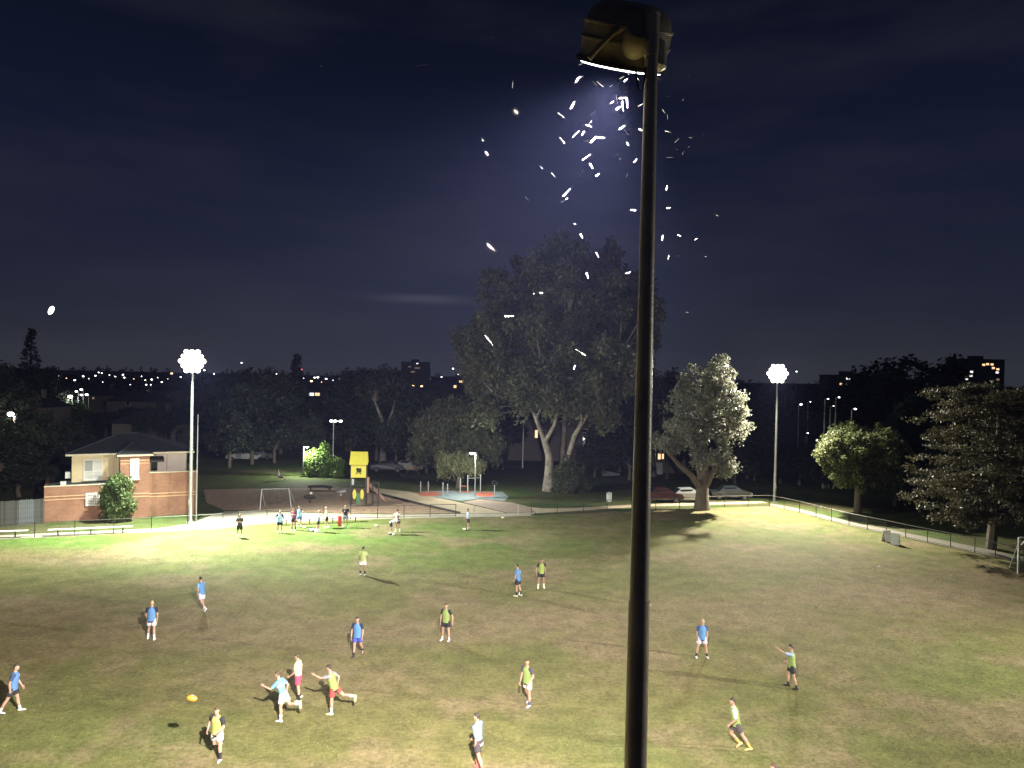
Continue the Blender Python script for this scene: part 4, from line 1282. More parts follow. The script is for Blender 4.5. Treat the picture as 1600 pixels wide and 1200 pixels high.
tree('dark_tree', bw2, grow(43, [([(0, 0, 0), (.3, 0, 3), (-.4, .3, 7)], [.36, .28, .12]), ([(.1, 0, 3), (-2.6, 0, 5.5), (-4, 0, 6.5)], [.2, .14, .05]), ([(.1, 0, 3), (2.6, 0, 5.5), (3.8, 0, 6)], [.2, .14, .05])],
     [(-2.2, 0, 6.6, 3.0, 2.4, 2.4, 1.5), (1.8, 0, 6.2, 2.8, 2.4, 2.4, 1.5), (0, 0, 8.6, 3.2, 2.6, 1.8, 1.3), (-4.0, -.5, 4.4, 1.6, 1.5, 1.3, .5), (4.2, -.5, 4.6, 1.6, 1.5, 1.6, .5)], 260, 62, .85, .2, L['gum'], M['bark'], droop=.7, inner=.3, long=2.3), 'dim drooping gum directly above the pale lamp lit foliage')

# generic dark trees for the belt behind the park
protos = []
for s, (n_l, hh) in enumerate(((6, 1.0), (7, 1.0), (5, 1.0), (8, 1.0))):
    r = random.Random(100 + s)
    lobes = [(0, 0, 9, 3.4, 3.2, 3.0, 2)]
    limbs = [([(0, 0, 0), (r.uniform(-.3, .3), 0, 3), (r.uniform(-.6, .6), 0, 6.5)], [.38, .3, .2])]
    for k in range(n_l):
        a = 6.283 * k / n_l + r.uniform(-.3, .3); rr_ = r.uniform(2.0, 3.8); z = r.uniform(5.0, 11.0)
        c = (math.cos(a) * rr_, math.sin(a) * rr_, z)
        lobes.append((*c, r.uniform(1.7, 2.8), r.uniform(1.7, 2.8), r.uniform(1.5, 2.4), 1))
        limbs.append(([(0, 0, 3.2 + .3 * k), (c[0] * .5, c[1] * .5, z - 1.5), c], [.17, .11, .04]))
    protos.append(grow(200 + s, limbs, lobes, 150, 62, 1.0, .30, L['dark'], M['bark'], droop=.15 if s % 2 else .5, inner=.3))

# (px, top_py, distance, height scale width)
belt = [
    (25, 568, 150, 1.25), (72, 575, 190, 1.2), (-20, 560, 120, 1.2), (52, 640, 95, .8), (5, 650, 80, .9), (110, 655, 105, .8), (165, 640, 140, .9), (60, 690, 88, .9), (30, 725, 74, .8), (205, 636, 150, 1.0), (250, 640, 120, 1.0), (330, 640, 130, 1.1),
    (345, 600, 160, 1.1), (372, 578, 118, 1.2), (408, 574, 112, 1.15), (440, 600, 118, 1.0), (360, 640, 100, .9), (395, 660, 104, 1.0), (430, 655, 106, .9), (455, 640, 125, 1.0),
    (480, 640, 110, .8), (545, 580, 125, 1.05), (575, 572, 128, 1.25), (605, 576, 122, 1.15), (630, 600, 118, 1.0), (590, 640, 112, 1.0), (550, 650, 116, .9), (620, 660, 105, .9),
    (655, 630, 104, 1.0), (680, 615, 108, 1.1), (700, 640, 100, .9), (730, 620, 106, 1.0), (755, 650, 102, .9), (780, 640, 112, 1.0), (668, 660, 98, .8), (800, 660, 118, .9),
    (945, 660, 100, .9), (970, 640, 104, 1.1), (1000, 590, 106, 1.1), (1025, 580, 100, 1.1), (1065, 575, 104, 1.0), (985, 690, 96, .8), (930, 700, 98, .6), (1045, 640, 98, .9),
    (1170, 640, 100, .9), (1150, 690, 94, .8), (1200, 690, 110, 1.0), (1235, 690, 118, 1.0), (1270, 690, 105, .9), (1300, 660, 125, 1.1), (1345, 655, 120, 1.0), (1250, 710, 95, .9), (1375, 585, 112, 1.2), (1400, 560, 118, 1.4), (1430, 580, 112, 1.2),
    (1410, 660, 84, .9), (1450, 600, 92, 1.1), (1480, 600, 86, 1.1), (1440, 700, 76, .9), (1400, 720, 80, .8), (1475, 690, 74, .9), (1500, 720, 70, .8), (1540, 640, 84, 1.0), (1590, 610, 86, 1.2), (1290, 735, 92, .7), (1220, 735, 96, .6), (1180, 730, 98, .6),
    (120, 735, 82, .7), (60, 745, 78, .7), (90, 700, 92, .9),
]
zone = lambda px: ('dark tree in the unlit belt beyond the brick house and left suburb' if px < 350 else
                   'dark tree in the black belt behind the playground lawn' if px < 660 else
                   'dim drooping tree in the grove behind the exercise area' if px < 850 else
                   'dark tree in the grove behind the near pole and elm' if px < 1160 else
                   'dark tree in the thicket behind the right fence')
for i, (px, ty, d, wsc) in enumerate(belt):
    tp = D(px, ty, d)
    hgt = max(tp.z, 2.5)
    s = hgt / 12.2
    t = tree('dark_tree', (tp.x, d, 0), protos[i % 4], zone(px), group='belt trees round the park: ' + ('left suburb' if px < 350 else 'lawn' if px < 660 else 'exercise area' if px < 850 else 'near pole' if px < 1160 else 'right fence'),
             scale=(wsc * max(s, .75), wsc * max(s, .75), s), rz=i * 1.7)

# tall thin pine above the roofs
protos_pine = []
bp_ = D(462, 640, 170); bp_.z = 0
r5 = np.random.default_rng(55); cs = []
for zt_ in np.linspace(6, 16.5, 24):
    l = 2.2 * (1 - (zt_ - 6) / 12)
    for k in range(5):
        a = r5.uniform(0, 6.28); cs.append((math.cos(a) * l, math.sin(a) * l, zt_))
V, Q = leaf_quads(np.array(cs), 30, .7, .3, .2, r5, .5)
tree('pine_tree', bp_, (MB().tube([(0, 0, 0), (0, 0, 9), (.2, 0, 16.6)], [.35, .25, .05], 8).mesh('trunk', M['bark']), fast_mesh('crown', V, Q, L['dark'])), 'narrow dark pine spiking above the left skyline')
bp_ = D(47, 600, 230); bp_.z = 0
V, Q = leaf_quads(np.array(cs) * np.array([1.4, 1.4, 1.45]) + np.array([0, 0, 0]), 18, .9, .36, .2, r5, .4)
tree('pine_tree', bp_, (MB().tube([(0, 0, 0), (0, 0, 12), (.2, 0, 24)], [.4, .3, .05], 8).mesh('trunk', M['bark']), fast_mesh('crown', V, Q, L['dark'])), 'sparse dark pine below the moon at the far left')
# slender pale trunk seen behind the playground
tb_ = G(598, 722)
tree('dark_tree', tb_, grow(77, [([(0, 0, 0), (.1, 0, 3), (-.2, 0, 6), (-1.2, 0, 8.5)], [.55, .4, .3, .15]), ([(.05, 0, 4), (1.2, 0, 7), (1.6, 0, 9)], [.25, .17, .08])], [(0, 1, 11, 4, 3, 2.6, 1)], 70, 60, 1, .3, L['dark'], M['bark_gum'], droop=.4), 'dark crowned tree with a slender pale trunk behind the play tower')

# distant woodland and garden trees between the roofs: one dark mass
r6 = np.random.default_rng(66)
cs = []
for k in range(900):
    d_ = r6.uniform(260, 880) if k % 3 else r6.uniform(880, 1250)
    x_ = r6.uniform(-.85, .85) * d_
    hh = r6.uniform(3, 7) * (1 if d_ < 880 else 1.2) + (9 if d_ > 1000 else 0)
    for j in range(5):
        cs.append((x_ + r6.normal() * 3, d_ + r6.normal() * 3, hh * (.35 + .14 * j)))
V, Q = leaf_quads(np.array(cs), 16, 3.2, 1.5, .1, r6, .8, 1.3)
tag(link('distant_woodland', fast_mesh('distant_woodland', V, Q, L['dark'])), 'dark mass of distant garden trees below the skyline', 'woodland', kind='stuff')

# real tufts standing in the near turf
r7 = np.random.default_rng(77)
n = 120000
yy = 17 + 38 * r7.random(n) ** 1.25
xx = (r7.random(n) * 2 - 1) * .74 * yy
cl = np.sin(xx * .9 + 2 * np.sin(yy * .5)) * np.sin(yy * 1.1 + 1.5 * np.sin(xx * .45)) + .5 * np.sin(xx * 3.1 + yy * 2.3)
keep = r7.random(n) < np.clip(.5 + .42 * cl, .08, 1)
xx, yy = xx[keep], yy[keep]; n = len(xx)
a = r7.random(n) * 6.283; w = r7.uniform(.015, .04, n); h = r7.uniform(.006, .020, n)
ln = r7.normal(size=(n, 2)) * .03
V = np.zeros((n, 4, 3))
for k, (sx, top) in enumerate(((-1, 0), (1, 0), (.5, 1), (-.5, 1))):
    V[:, k, 0] = xx + np.cos(a) * w * sx + top * ln[:, 0]; V[:, k, 1] = yy + np.sin(a) * w * sx + top * ln[:, 1]; V[:, k, 2] = .003 + top * h
tag(link('grass_tufts', fast_mesh('grass_tufts', V.reshape(-1, 3), np.arange(n * 4).reshape(n, 4), L['turf'])), 'short tufts of turf across the near oval', 'grass', kind='stuff')
# ---------------------------------------------------------------- suburb: houses, flats, street lamps, cars, wires
def block(name, c, w, d, h, wallm, label, wins, roof='flat', rz=0.0, cat='building', group=None):
    """wins: list of (x, z, w, h, material) on the face towards the oval"""
    S = empty(name, (c[0], c[1], 0), rz); tag(S, label, cat, group)
    MB().bb(-w / 2, w / 2, 0, d, 0, h).build('wall', wallm, S)
    if roof == 'flat':
        rf = MB().bb(-w / 2 - .3, w / 2 + .3, -.3, d + .3, h, h + .35).build('roof', M['roof'], S)
        MB().bb(-w * .15, w * .12, d * .3, d * .6, h + .35, h + 2.2).build('plant_room', M['house_wall'], rf)
    else:
        o = .5; k = d / 2 + o; rh = min(2.6, d * .3)
        in_ = min(k, w / 2 + o - .2)
        vs = [(-w / 2 - o, -o, h), (w / 2 + o, -o, h), (w / 2 + o, d + o, h), (-w / 2 - o, d + o, h), (-w / 2 - o + in_, d / 2, h + rh), (w / 2 + o - in_, d / 2, h + rh)]
        rf = MB().add(vs, [(0, 1, 5, 4), (1, 2, 5), (2, 3, 4, 5), (3, 0, 4), (3, 2, 1, 0)]).build('roof', M['roof'], S)
        MB().bb(w * .18, w * .18 + .6, d * .45, d * .45 + .6, h + rh * .4, h + rh + .7).build('chimney', M['house_wall'], rf)
    for (x, z, ww, hh, mm) in wins:
        fr = MB()
        for q in ((x - ww / 2 - .08, x + ww / 2 + .08, z - .08, z), (x - ww / 2 - .08, x + ww / 2 + .08, z + hh, z + hh + .08), (x - ww / 2 - .08, x - ww / 2, z, z + hh), (x + ww / 2, x + ww / 2 + .08, z, z + hh)):
            fr.bb(q[0], q[1], -.09, -.002, q[2], q[3])
        fo = fr.build('window', M['winframe'], S)
        MB().bb(x - ww / 2, x + ww / 2, -.05, -.02, z, z + hh).build('pane', mm, fo)
        if ww > 1.2: MB().bb(x - .03, x + .03, -.08, -.051, z, z + hh).build('mullion', M['winframe'], fo)
    return S


def wpx(px, py, wpx_, hpx, dist, mm, cx):
    """window placed where its lit rectangle shows on a face at the given distance"""
    p = D(px, py, dist); k = dist / F
    return (p.x - cx, p.z - hpx * k / 2, wpx_ * k, hpx * k, mm)


W, Wm, Wd, Wk = M['win_white'], M['win_warm'], M['win_dim'], M['pane_dark']
# flats behind the gum, right of it
d = 112; cx = D(960, 700, d).x
block('apartment_building', (cx, d), 14, 10, 8.6, M['house_wall'], 'dark flats with one bright white window between gum and near pole',
      [wpx(913.5, 689.5, 5.5, 13, d, W, cx), wpx(920.5, 689.5, 5, 13, d, W, cx), wpx(931.5, 691, 3.5, 10, d, Wd, cx), wpx(937, 691, 2.5, 10, d, Wd, cx), wpx(913, 673, 9, 4, d, Wk, cx), wpx(940, 673, 8, 5, d, Wk, cx), wpx(990, 690, 10, 10, d, Wk, cx)], group=None)
d = 104; cx = D(1028, 730, d).x
block('brick_unit', (cx, d), 7.5, 8, 5.4, M['house_wall'], 'low unit with glowing orange window just right of the near pole',
      [wpx(1021, 713, 6, 10, d, Wd, cx), wpx(1030, 713, 4, 9, d, Wm, cx), wpx(1035.5, 713, 3, 8, d, Wm, cx), wpx(1044, 750, 7, 8, d, Wk, cx)], roof='hip')
S = empty('garden_screen', D(1025, 738, 102.0) * 1); S.location.z = 0
tag(S, 'pale screen wall below the orange window by the near pole', 'screen')
MB().bb(-.85, .85, 0, .1, D(1025, 741, 102).z, D(1025, 723, 102).z).build('panel', M['tarp'], S)
for x in (-.8, .8): MB().bb(x - .05, x + .05, .1, .2, 0, D(1025, 723, 102).z).build('post', M['steel_dark'], S)
S = empty('garden_shed', D(958, 765, 98.0)); S.location.z = 0
tag(S, 'low shed with pale sloping roof sheet between gum and near pole', 'shed')
z1, z0 = D(958, 741, 98).z, D(958, 754, 98).z
MB().bb(-1.1, 1.1, .3, 2.6, 0, z0 - .05).build('wall', M['house_wall'], S)
MB().add([(-1.2, 0, z0), (1.1, 0, z0 - .35), (1.2, 2.6, z1 - .2), (-1.1, 2.6, z1 + .15), (-1.2, 0, z0 - .06), (1.1, 0, z0 - .41), (1.2, 2.6, z1 - .26), (-1.1, 2.6, z1 + .09)], [(0, 1, 2, 3), (7, 6, 5, 4), (0, 4, 5, 1), (1, 5, 6, 2), (2, 6, 7, 3), (3, 7, 4, 0)]).build('roof', M['tarp'], S)
# lit orange wall and warm strip across the middle distance
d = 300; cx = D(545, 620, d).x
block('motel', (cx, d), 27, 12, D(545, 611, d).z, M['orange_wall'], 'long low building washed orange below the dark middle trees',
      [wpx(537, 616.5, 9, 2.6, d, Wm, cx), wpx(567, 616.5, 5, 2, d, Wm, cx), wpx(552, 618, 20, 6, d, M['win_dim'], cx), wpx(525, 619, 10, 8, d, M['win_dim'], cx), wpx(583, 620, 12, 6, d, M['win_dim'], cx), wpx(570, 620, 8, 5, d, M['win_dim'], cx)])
d = 280; cx = D(491, 616, d).x
block('suburban_house', (cx, d), 14, 9, D(491, 610, d).z, M['house_wall'], 'dark house with one long bright amber window left of the orange building', [wpx(487, 616, 7.5, 4.5, d, M['win_white'], cx), wpx(496, 616, 7, 4.5, d, Wm, cx)], roof='hip')
# towers on the skyline
d = 560; cx = D(648, 575, d).x
block('apartment_tower', (cx, d), 20, 14, D(648, 566, d).z, M['house_wall2'], 'pale stepped tower block on the middle skyline',
      [wpx(652, 568, 3, 1.6, d, W, cx), wpx(640, 573, 3, 1.6, d, Wd, cx), wpx(652, 575, 8, 1.4, d, Wd, cx), wpx(645, 581, 6, 1.6, d, Wd, cx)])
d = 420; cx = D(1535, 590, d).x
wn_ = [wpx(x, y, 4.5, 3, d, m_, cx) for x, y, m_ in ((1509, 581, W), (1518, 581, W), (1508, 587, Wm), (1517, 587, W), (1510, 592, W), (1537, 570, Wm), (1543, 569, Wm), (1550, 569.5, Wm), (1552, 575, Wm), (1559, 577, Wm), (1558, 582, W), (1559, 593, Wd), (1530, 582, Wk), (1544, 588, Wk))]
block('apartment_tower', (cx, d), 24, 14, D(1535, 562, d).z, M['house_wall'], 'apartment tower with clustered amber windows on the right skyline', wn_)
d = 380; cx = D(1330, 600, d).x
block('apartment_building', (cx, d), 22, 12, D(1330, 587, d).z, M['house_wall'], 'flats with a row of lit windows right of the right floodlight',
      [wpx(x, y, w_, 2.8, d, m_, cx) for x, y, w_, m_ in ((1325, 591.5, 6, W), (1340, 592.5, 7, Wm), (1356, 594, 4, W), (1315, 600, 6, Wm), (1322, 601, 5, Wd), (1319, 607, 6, Wm))])
# far left houses
for px, py, d, w, h_, lab, wins in (
    (30, 640, 135, 9, 5.5, 'dark house with a white and an orange window at the far left', ((35, 628, 12, 5, W), (46, 631.5, 5, 11, Wd))),
    (205, 625, 170, 11, 5.4, 'dim gabled house under the streetlights beyond the brick house', ((200, 630, 6, 6, Wk), (228, 650, 6, 3, Wd))),
    (150, 640, 210, 10, 5.2, 'dark house below the streetlight cluster at the left', ((146, 622, 3, 3, Wd),)),
    (255, 622, 250, 12, 6, 'dark house right of the dim gabled one', ((232, 613, 5, 6, Wd), (262, 618, 3, 3, Wk))),
    (225, 655, 120, 10, 4.0, 'low roof just behind the brick house roofline', ((226, 662, 5, 2, Wd),)),
    (700, 600, 330, 16, 9, 'dark house with an olive lit window left of the gum crown', ((721, 596, 7, 3, Wm), (711, 604, 4, 4, Wm), (690, 598, 4, 3, Wk))),
    (835, 690, 116, 8, 6.2, 'dark house with a tall amber window behind the gum trunk', ((838, 678, 4, 12, Wm), (850, 678, 4, 10, Wk))),
    (668, 625, 300, 10, 6.5, 'dark house with a thin pale window strip in the middle distance', ((660, 618, 5, 2, Wd), (668, 619, 5, 2.5, W))),
    (630, 690, 140, 9, 5.0, 'dark house with two tiny white windows behind the grove', ((638, 675, 5, 2.4, W), (641, 683.5, 2.4, 5, W))),
):
    c = D(px, py, d)
    block('suburban_house', (c.x, d), w, 8, h_, M['house_wall'], lab, [wpx(x, y, ww, hh, d, m_, c.x) for x, y, ww, hh, m_ in wins], roof='hip', cat='house')


# street lamps: pole, arm and glowing head
def street_lamp(px, py, matn='lamp_far', size=1.0, label=None, grp='far street lamps', dist=None, light=0):
    hor = 590 + (px - 800) * .01746
    off = py - hor
    if dist is None:
        dist = max(90, min(640, 6.0 * F / off)) if off > 8 else 640
    p = D(px, py, dist)
    S = empty('street_lamp', (p.x, p.y, 0)); tag(S, label, 'street lamp', grp)
    k = dist / F * 1.15 * size
    h = p.z
    MB().tube([(0, 0, 0), (0, 0, h - .1)], [.11, .07], 6).build('pole', M['galv'], S)
    MB().bar((0, 0, h - .1), (.0, -.9, h + k * .6), .06).build('arm', M['galv'], S)
    MB().ball((0, -.9, h), (k * 1.05, k * .8, k * .62), 10, 6).build('lamp_head', M[matn], S, smooth=True)
    if light:
        ld = bpy.data.lights.new('street_light', 'POINT'); ld.energy = light; ld.shadow_soft_size = .2
        ld.color = (1.0, .55, .3) if matn == 'lamp_orange' else (.95, 1, .92)
        lo = bpy.data.objects.new('street_light', ld); COL.objects.link(lo); lo.parent = S; lo.location = (0, -.9 - k, h - k * 1.4)
    return S


lamps_left = [(84, 604, .8), (118, 594, 1.3), (131, 588, 1.2), (150, 587, 1.2), (93, 587, .7), (181, 588, 1.1), (193, 585.5, 1.2), (195, 590, 1.2), (162, 597, .6), (228, 594, .8), (238, 593, 1.3), (230, 601, 1), (237, 601, .8), (254, 597, 1.2),
              (283, 589, 1), (293, 581, .9), (320, 578.5, 1.2), (335, 584, 1), (378, 567, 1), (363, 598, .7), (155, 582, .9), (160, 583, .8), (313, 579, .9), (205, 601, .6)]
for x, y, s in lamps_left:
    street_lamp(x, y, size=s, label='tiny white street lamp among the distant left suburb lights', grp='distant white street lamps, left suburb')
for x, y, s in ((113, 619.5, 3.2), (122.5, 611.5, 1.6), (130, 608.5, 1.8), (130.5, 617, 1.8), (138.5, 616.5, 2.0)):
    street_lamp(x, y, size=s, label='larger white lamp in the clustered group above the lit olive bush', grp='clustered white lamps, left', light=600 if s > 3 else 0, dist=190)
for x, y, s in ((425, 586.5, 1.6), (432, 584, 1.2), (459, 594, .9), (492, 590, 1.2), (497, 589.5, 1.5), (510, 592, 1.3), (482, 608, 1.2), (515, 617, 1.0), (586, 594, .9), (690, 589, .9), (708, 576, 1.1), (736, 608.5, 1.0), (731.5, 658.5, 1.5), (742, 574.5, 1), (802, 612, 1.3), (818, 658, .8)):
    street_lamp(x, y, size=s, label='tiny white street lamp among the lights behind the middle trees', grp='distant white street lamps, middle')
for x, y, s, lb in ((269, 583.5, 1.6, 'small orange lamp left of the left floodlight head'), (427, 592, 1.2, 'small orange lamp under the bright white pair on the skyline'), (487, 595.5, 1.8, 'pinkish orange street lamp left of the dark middle trees'),
                    (645, 603, 2.6, 'largest glowing orange street lamp right of the dark middle trees'), (659, 603.5, 1.6, 'smaller orange street lamp next to the largest one'), (861, 613.5, 2.4, 'orange lamp glowing between the gum limbs')):
    street_lamp(x, y, 'lamp_orange', s, lb, 'orange street lamps', light=900 if s > 2 else 0)
for x, y, s in ((1300, 590.5, .8), (1248, 631.5, 1.7), (1262.5, 627.5, .8), (1289, 623, 1.2), (1306, 620.5, 1.3), (1297.5, 634, .8), (1331, 638.5, 1.7), (1258.5, 676, 1.1), (1527, 570.5, 1.4), (1373, 562, 1), (1244, 580.5, 1)):
    street_lamp(x, y, size=s, label='tiny white street lamp in the dark right of the right floodlight', grp='distant white street lamps, right', dist=(92 if x > 1280 else 112) if y > 615 else None)
for i_, (x, y) in enumerate(((70, 590), (105, 591), (140, 592), (172, 586), (210, 592), (222, 588), (247, 590), (263, 592), (276, 596), (303, 587), (440, 590), (450, 588), (475, 591), (503, 597), (521, 594), (531, 592), (672, 592), (681, 600), (700, 598), (716, 585), (726, 578), (690, 607), (676, 611))):
    warm = i_ % 3 == 1
    street_lamp(x, y, 'lamp_orange' if warm else 'lamp_far', .7, 'faint %s lamp in the skyline row of distant lights' % ('warm' if warm else 'white'), 'faint %s skyline lamps' % ('warm' if warm else 'white'))
S = street_lamp(471, 577.5, 'lamp_red', 1.7, 'small red beacon light on the left skyline', 'skyline beacon', dist=620)
S['category'] = 'beacon light'; S.name = 'beacon_light'
# twin lamp mast behind the playground
p = G(520, 724); h = D(520, 658, p.y).z
S = empty('twin_lamp_mast', p); tag(S, 'three headed lamp mast in the dark behind the play tower', 'lamp post')
MB().tube([(0, 0, 0), (0, 0, h)], [.11, .07], 8).build('pole', M['galv'], S)
MB().bar((-.4, 0, h), (1.1, 0, h), .07).build('crossarm', M['galv'], S)
for x in (-.3, .25, 1.0):
    MB().ball((x, -.1, h + .02), (.26, .2, .16), 10, 6).build('lamp_head', M['lamp_far'], S, smooth=True)

# street pole with lamp and wires at the far left
p = G(22, 702); pd = p.y
h = D(22, 650, pd).z
S = empty('power_pole', p); tag(S, 'pale power pole with glowing lamp and swooping wires at far left', 'power pole')
MB().tube([(0, 0, 0), (0, 0, h)], [.24, .19], 10).build('pole', M['bark_gum'], S)
MB().bar((-.9, 0, h - 2.0), (.9, 0, h - 2.0), .12).build('crossarm', M['timber'], S)
MB().bar((0, 0, h - .2), (0, -.8, h + .2), .07).build('lamp_arm', M['galv'], S)
MB().ball((0, -.9, h + .35), (.5, .4, .3), 10, 6).build('lamp_head', M['lamp'], S, smooth=True)
ld = bpy.data.lights.new('street_light', 'POINT'); ld.energy = 700; ld.color = (1, .9, .75); ld.shadow_soft_size = .2
lo = bpy.data.objects.new('street_light', ld); COL.objects.link(lo); lo.parent = S; lo.location = (0, -1.2, h - .2)


def wire(a, b, sag, label, r=.035):
    a, b = Vector(a), Vector(b)
    pts = [a.lerp(b, t) - Vector((0, 0, sag * (1 - (2 * t - 1) ** 2))) for t in np.linspace(0, 1, 14)]
    tag(MB().tube(pts, r, 5).build('overhead_wire', M['tarp']), label, 'wire', 'overhead wires at the far left')


wire(D(22, 664, pd), D(120, 668, pd + 45), 1.0, 'overhead wire running right from the power pole')
wire(D(22, 664, pd), D(-60, 664, pd - 8), .4, 'overhead wire running out of frame left of the power pole')
wire(D(25, 648, pd), D(60, 664, pd + 18), 1.0, 'steep service wire dropping right of the power pole lamp')
street_lamp(91, 634.5, 'lamp', 1.6, 'bright lamp on a pole with slanting wires, left suburb', 'near left street lamps', dist=140, light=500)
wire(D(87, 636, 140), D(72, 656, 118), .7, 'slanting wire falling left from the second lamp')
street_lamp(12.5, 669.5, 'lamp', 1.2, 'low warm lamp left of the power pole', 'near left street lamps', dist=100, light=120)
# olive bush lit by the lamp cluster
bq = D(122, 640, 186)
tree('bush', (bq.x, 186, 0), mound(bq, 3.4, 2.6, D(122, 632, 186).z, 120, 40, .8, .3, L['bush'], 44), 'olive bush lit by the clustered lamps in the left suburb', 'bush')
# distribution pole right
p = G(1452, 796); h = D(1452, 682, p.y).z
S = empty('power_pole', p); tag(S, 'dark timber power pole with short arm among right trees', 'power pole')
MB().tube([(0, 0, 0), (0, 0, h)], [.17, .13], 8).build('pole', M['timber'], S)
MB().bar((0, 0, h - .15), (1.4, 0, h - .05), .1).build('crossarm', M['timber'], S)
MB().tube([(.5, 0, h - .1), (.5, 0, h + .15)], .04, 6).build('insulator', M['winframe'], S)
# pole with cross arms behind the gum
p = D(812, 700, 118); h = D(812, 650, 118).z
S = empty('power_pole', (p.x, 118, 0)); tag(S, 'pale power pole with two crossarms left of the gum trunk', 'power pole')
MB().tube([(0, 0, 0), (0, 0, h)], [.17, .13], 8).build('pole', M['white_paint'], S)
MB().bar((-1.0, 0, h - 1.1), (1.6, 0, h - 1.2), .1).build('crossarm', M['white_paint'], S)
MB().bar((.3, 0, h - .1), (1.3, 0, h - .35), .12).build('crossarm', M['white_paint'], S)
MB().ball((.9, -.2, h - 1.0), (.3, .2, .12), 8, 5).build('lamp_head', M['win_white'], S)


# parked cars
def car(px, py, paint, label, rz=0.0, dist=None, lights=False):
    p = G(px, py) if dist is None else D(px, py, dist)
    S = empty('parked_car', (p.x, p.y, 0), rz); tag(S, label, 'car', 'cars parked beyond the park')
    pr = [(-2.15, .35), (-2.2, .62), (-2.1, .86), (-1.35, .96), (-.75, 1.40), (.55, 1.45), (1.25, 1.02), (2.0, .88), (2.18, .62), (2.12, .35)]
    w = MB(); n = len(pr)
    ws = [.80, .84, .84, .82, .64, .64, .82, .84, .84, .80]
    vs = [(x, -q, z) for (x, z), q in zip(pr, ws)] + [(x, q, z) for (x, z), q in zip(pr, ws)]
    w.add(vs, [tuple(range(n)), tuple(reversed(range(n, 2 * n)))] + [(k, n + k, n + (k + 1) % n, (k + 1) % n) for k in range(n)])
    w.build('body', M[paint], S)
    for s in (-1, 1):
        MB().add([(-1.18, s * .80, 1.0), (1.1, s * .80, 1.04), (.52, s * .665, 1.39), (-.70, s * .665, 1.35)], [(0, 1, 2, 3)]).build('side_window', M['pane_dark'], S)
        for x in (-1.35, 1.35):
            wh = MB().tube([(x, s * .66, .32), (x, s * .87, .32)], .32, 16).build('wheel', M['tyre'], S)
            MB().tube([(x, s * .865, .32), (x, s * .885, .32)], .19, 12).build('rim', M['rail'], wh)
        MB().box((2.14, s * .6, .72), (.1, .35, .14)).build('headlight', M['lamp_far'] if lights else M['winframe'], S)
        MB().box((-2.16, s * .62, .76), (.08, .3, .16)).build('tail_light', M['car_red'], S)
    MB().add([(-1.40, -.66, 1.0), (-1.40, .66, 1.0), (-.80, .58, 1.395), (-.80, -.58, 1.395)], [(0, 1, 2, 3)]).build('rear_window', M['pane_dark'], S)
    MB().add([(1.30, -.66, 1.05), (1.30, .66, 1.05), (.62, .58, 1.435), (.62, -.58, 1.435)], [(0, 1, 2, 3)]).build('windscreen', M['pane_dark'], S)
    return S


car(380, 720, 'car_white', 'white car parked in the dark street left of the playground', rad(4))
car(405, 718, 'car_silver', 'silver car right of the white one beyond the dark lawn', rad(4))
car(606, 737, 'car_silver', 'silver car parked behind the play tower slide', rad(2))
car(636, 736, 'car_white', 'pale car parked at the lawn edge under the grove', rad(-3))
car(1033, 784, 'car_red', 'dark red car parked just right of the near pole', rad(4))
car(1072, 784, 'car_white', 'white car half hidden behind the elm trunk', rad(3))
car(1140, 780, 'car_dark', 'dark car parked right of the elm trunk', rad(2))
c = car(107, 676, 'car_white', 'distant car with headlights on in the left street', rad(-30), lights=True)
# pale bin by the side path
p = G(951.5, 784)
S = empty('litter_bin', p); tag(S, 'small pale litter bin on the grass left of the near pole', 'bin')
MB().lathe([(.22, 0), (.26, .05), (.28, .8), (.26, .82)], n=12).build('body', M['white_paint'], S)
MB().lathe([(.29, .82), (.29, .9), (.15, .98), (.02, 1.0)], n=12).build('lid', M['tarp'], S)
# low park bench beside the grove
p = G(645, 739.5)
S = empty('park_bench', p); tag(S, 'pale park bench at the lawn edge right of the cars', 'bench')
MB().bb(-.9, .9, -.2, .2, .42, .47).build('seat', M['tanpath'], S); MB().bb(-.9, .9, .2, .25, .5, .85).build('backrest', M['tanpath'], S)
for x in (-.7, .7): MB().bb(x - .04, x + .04, -.18, .25, 0, .42).build('leg', M['steel_dark'], S)
# ---------------------------------------------------------------- people
_cloth = {}


def cloth(col, rough=.85):
    k = tuple(col)
    if k not in _cloth:
        _cloth[k] = mat('cloth_%02d' % len(_cloth), col, rough, var=.10, scale=14, bump=.25, bscale=9)
    return _cloth[k]


JOBS = []


def dirv(a, b, side):
    """limb direction: a forward swing, b outward swing (radians)"""
    return Vector((side * math.sin(b), math.sin(a) * math.cos(b), -math.cos(a) * math.cos(b)))


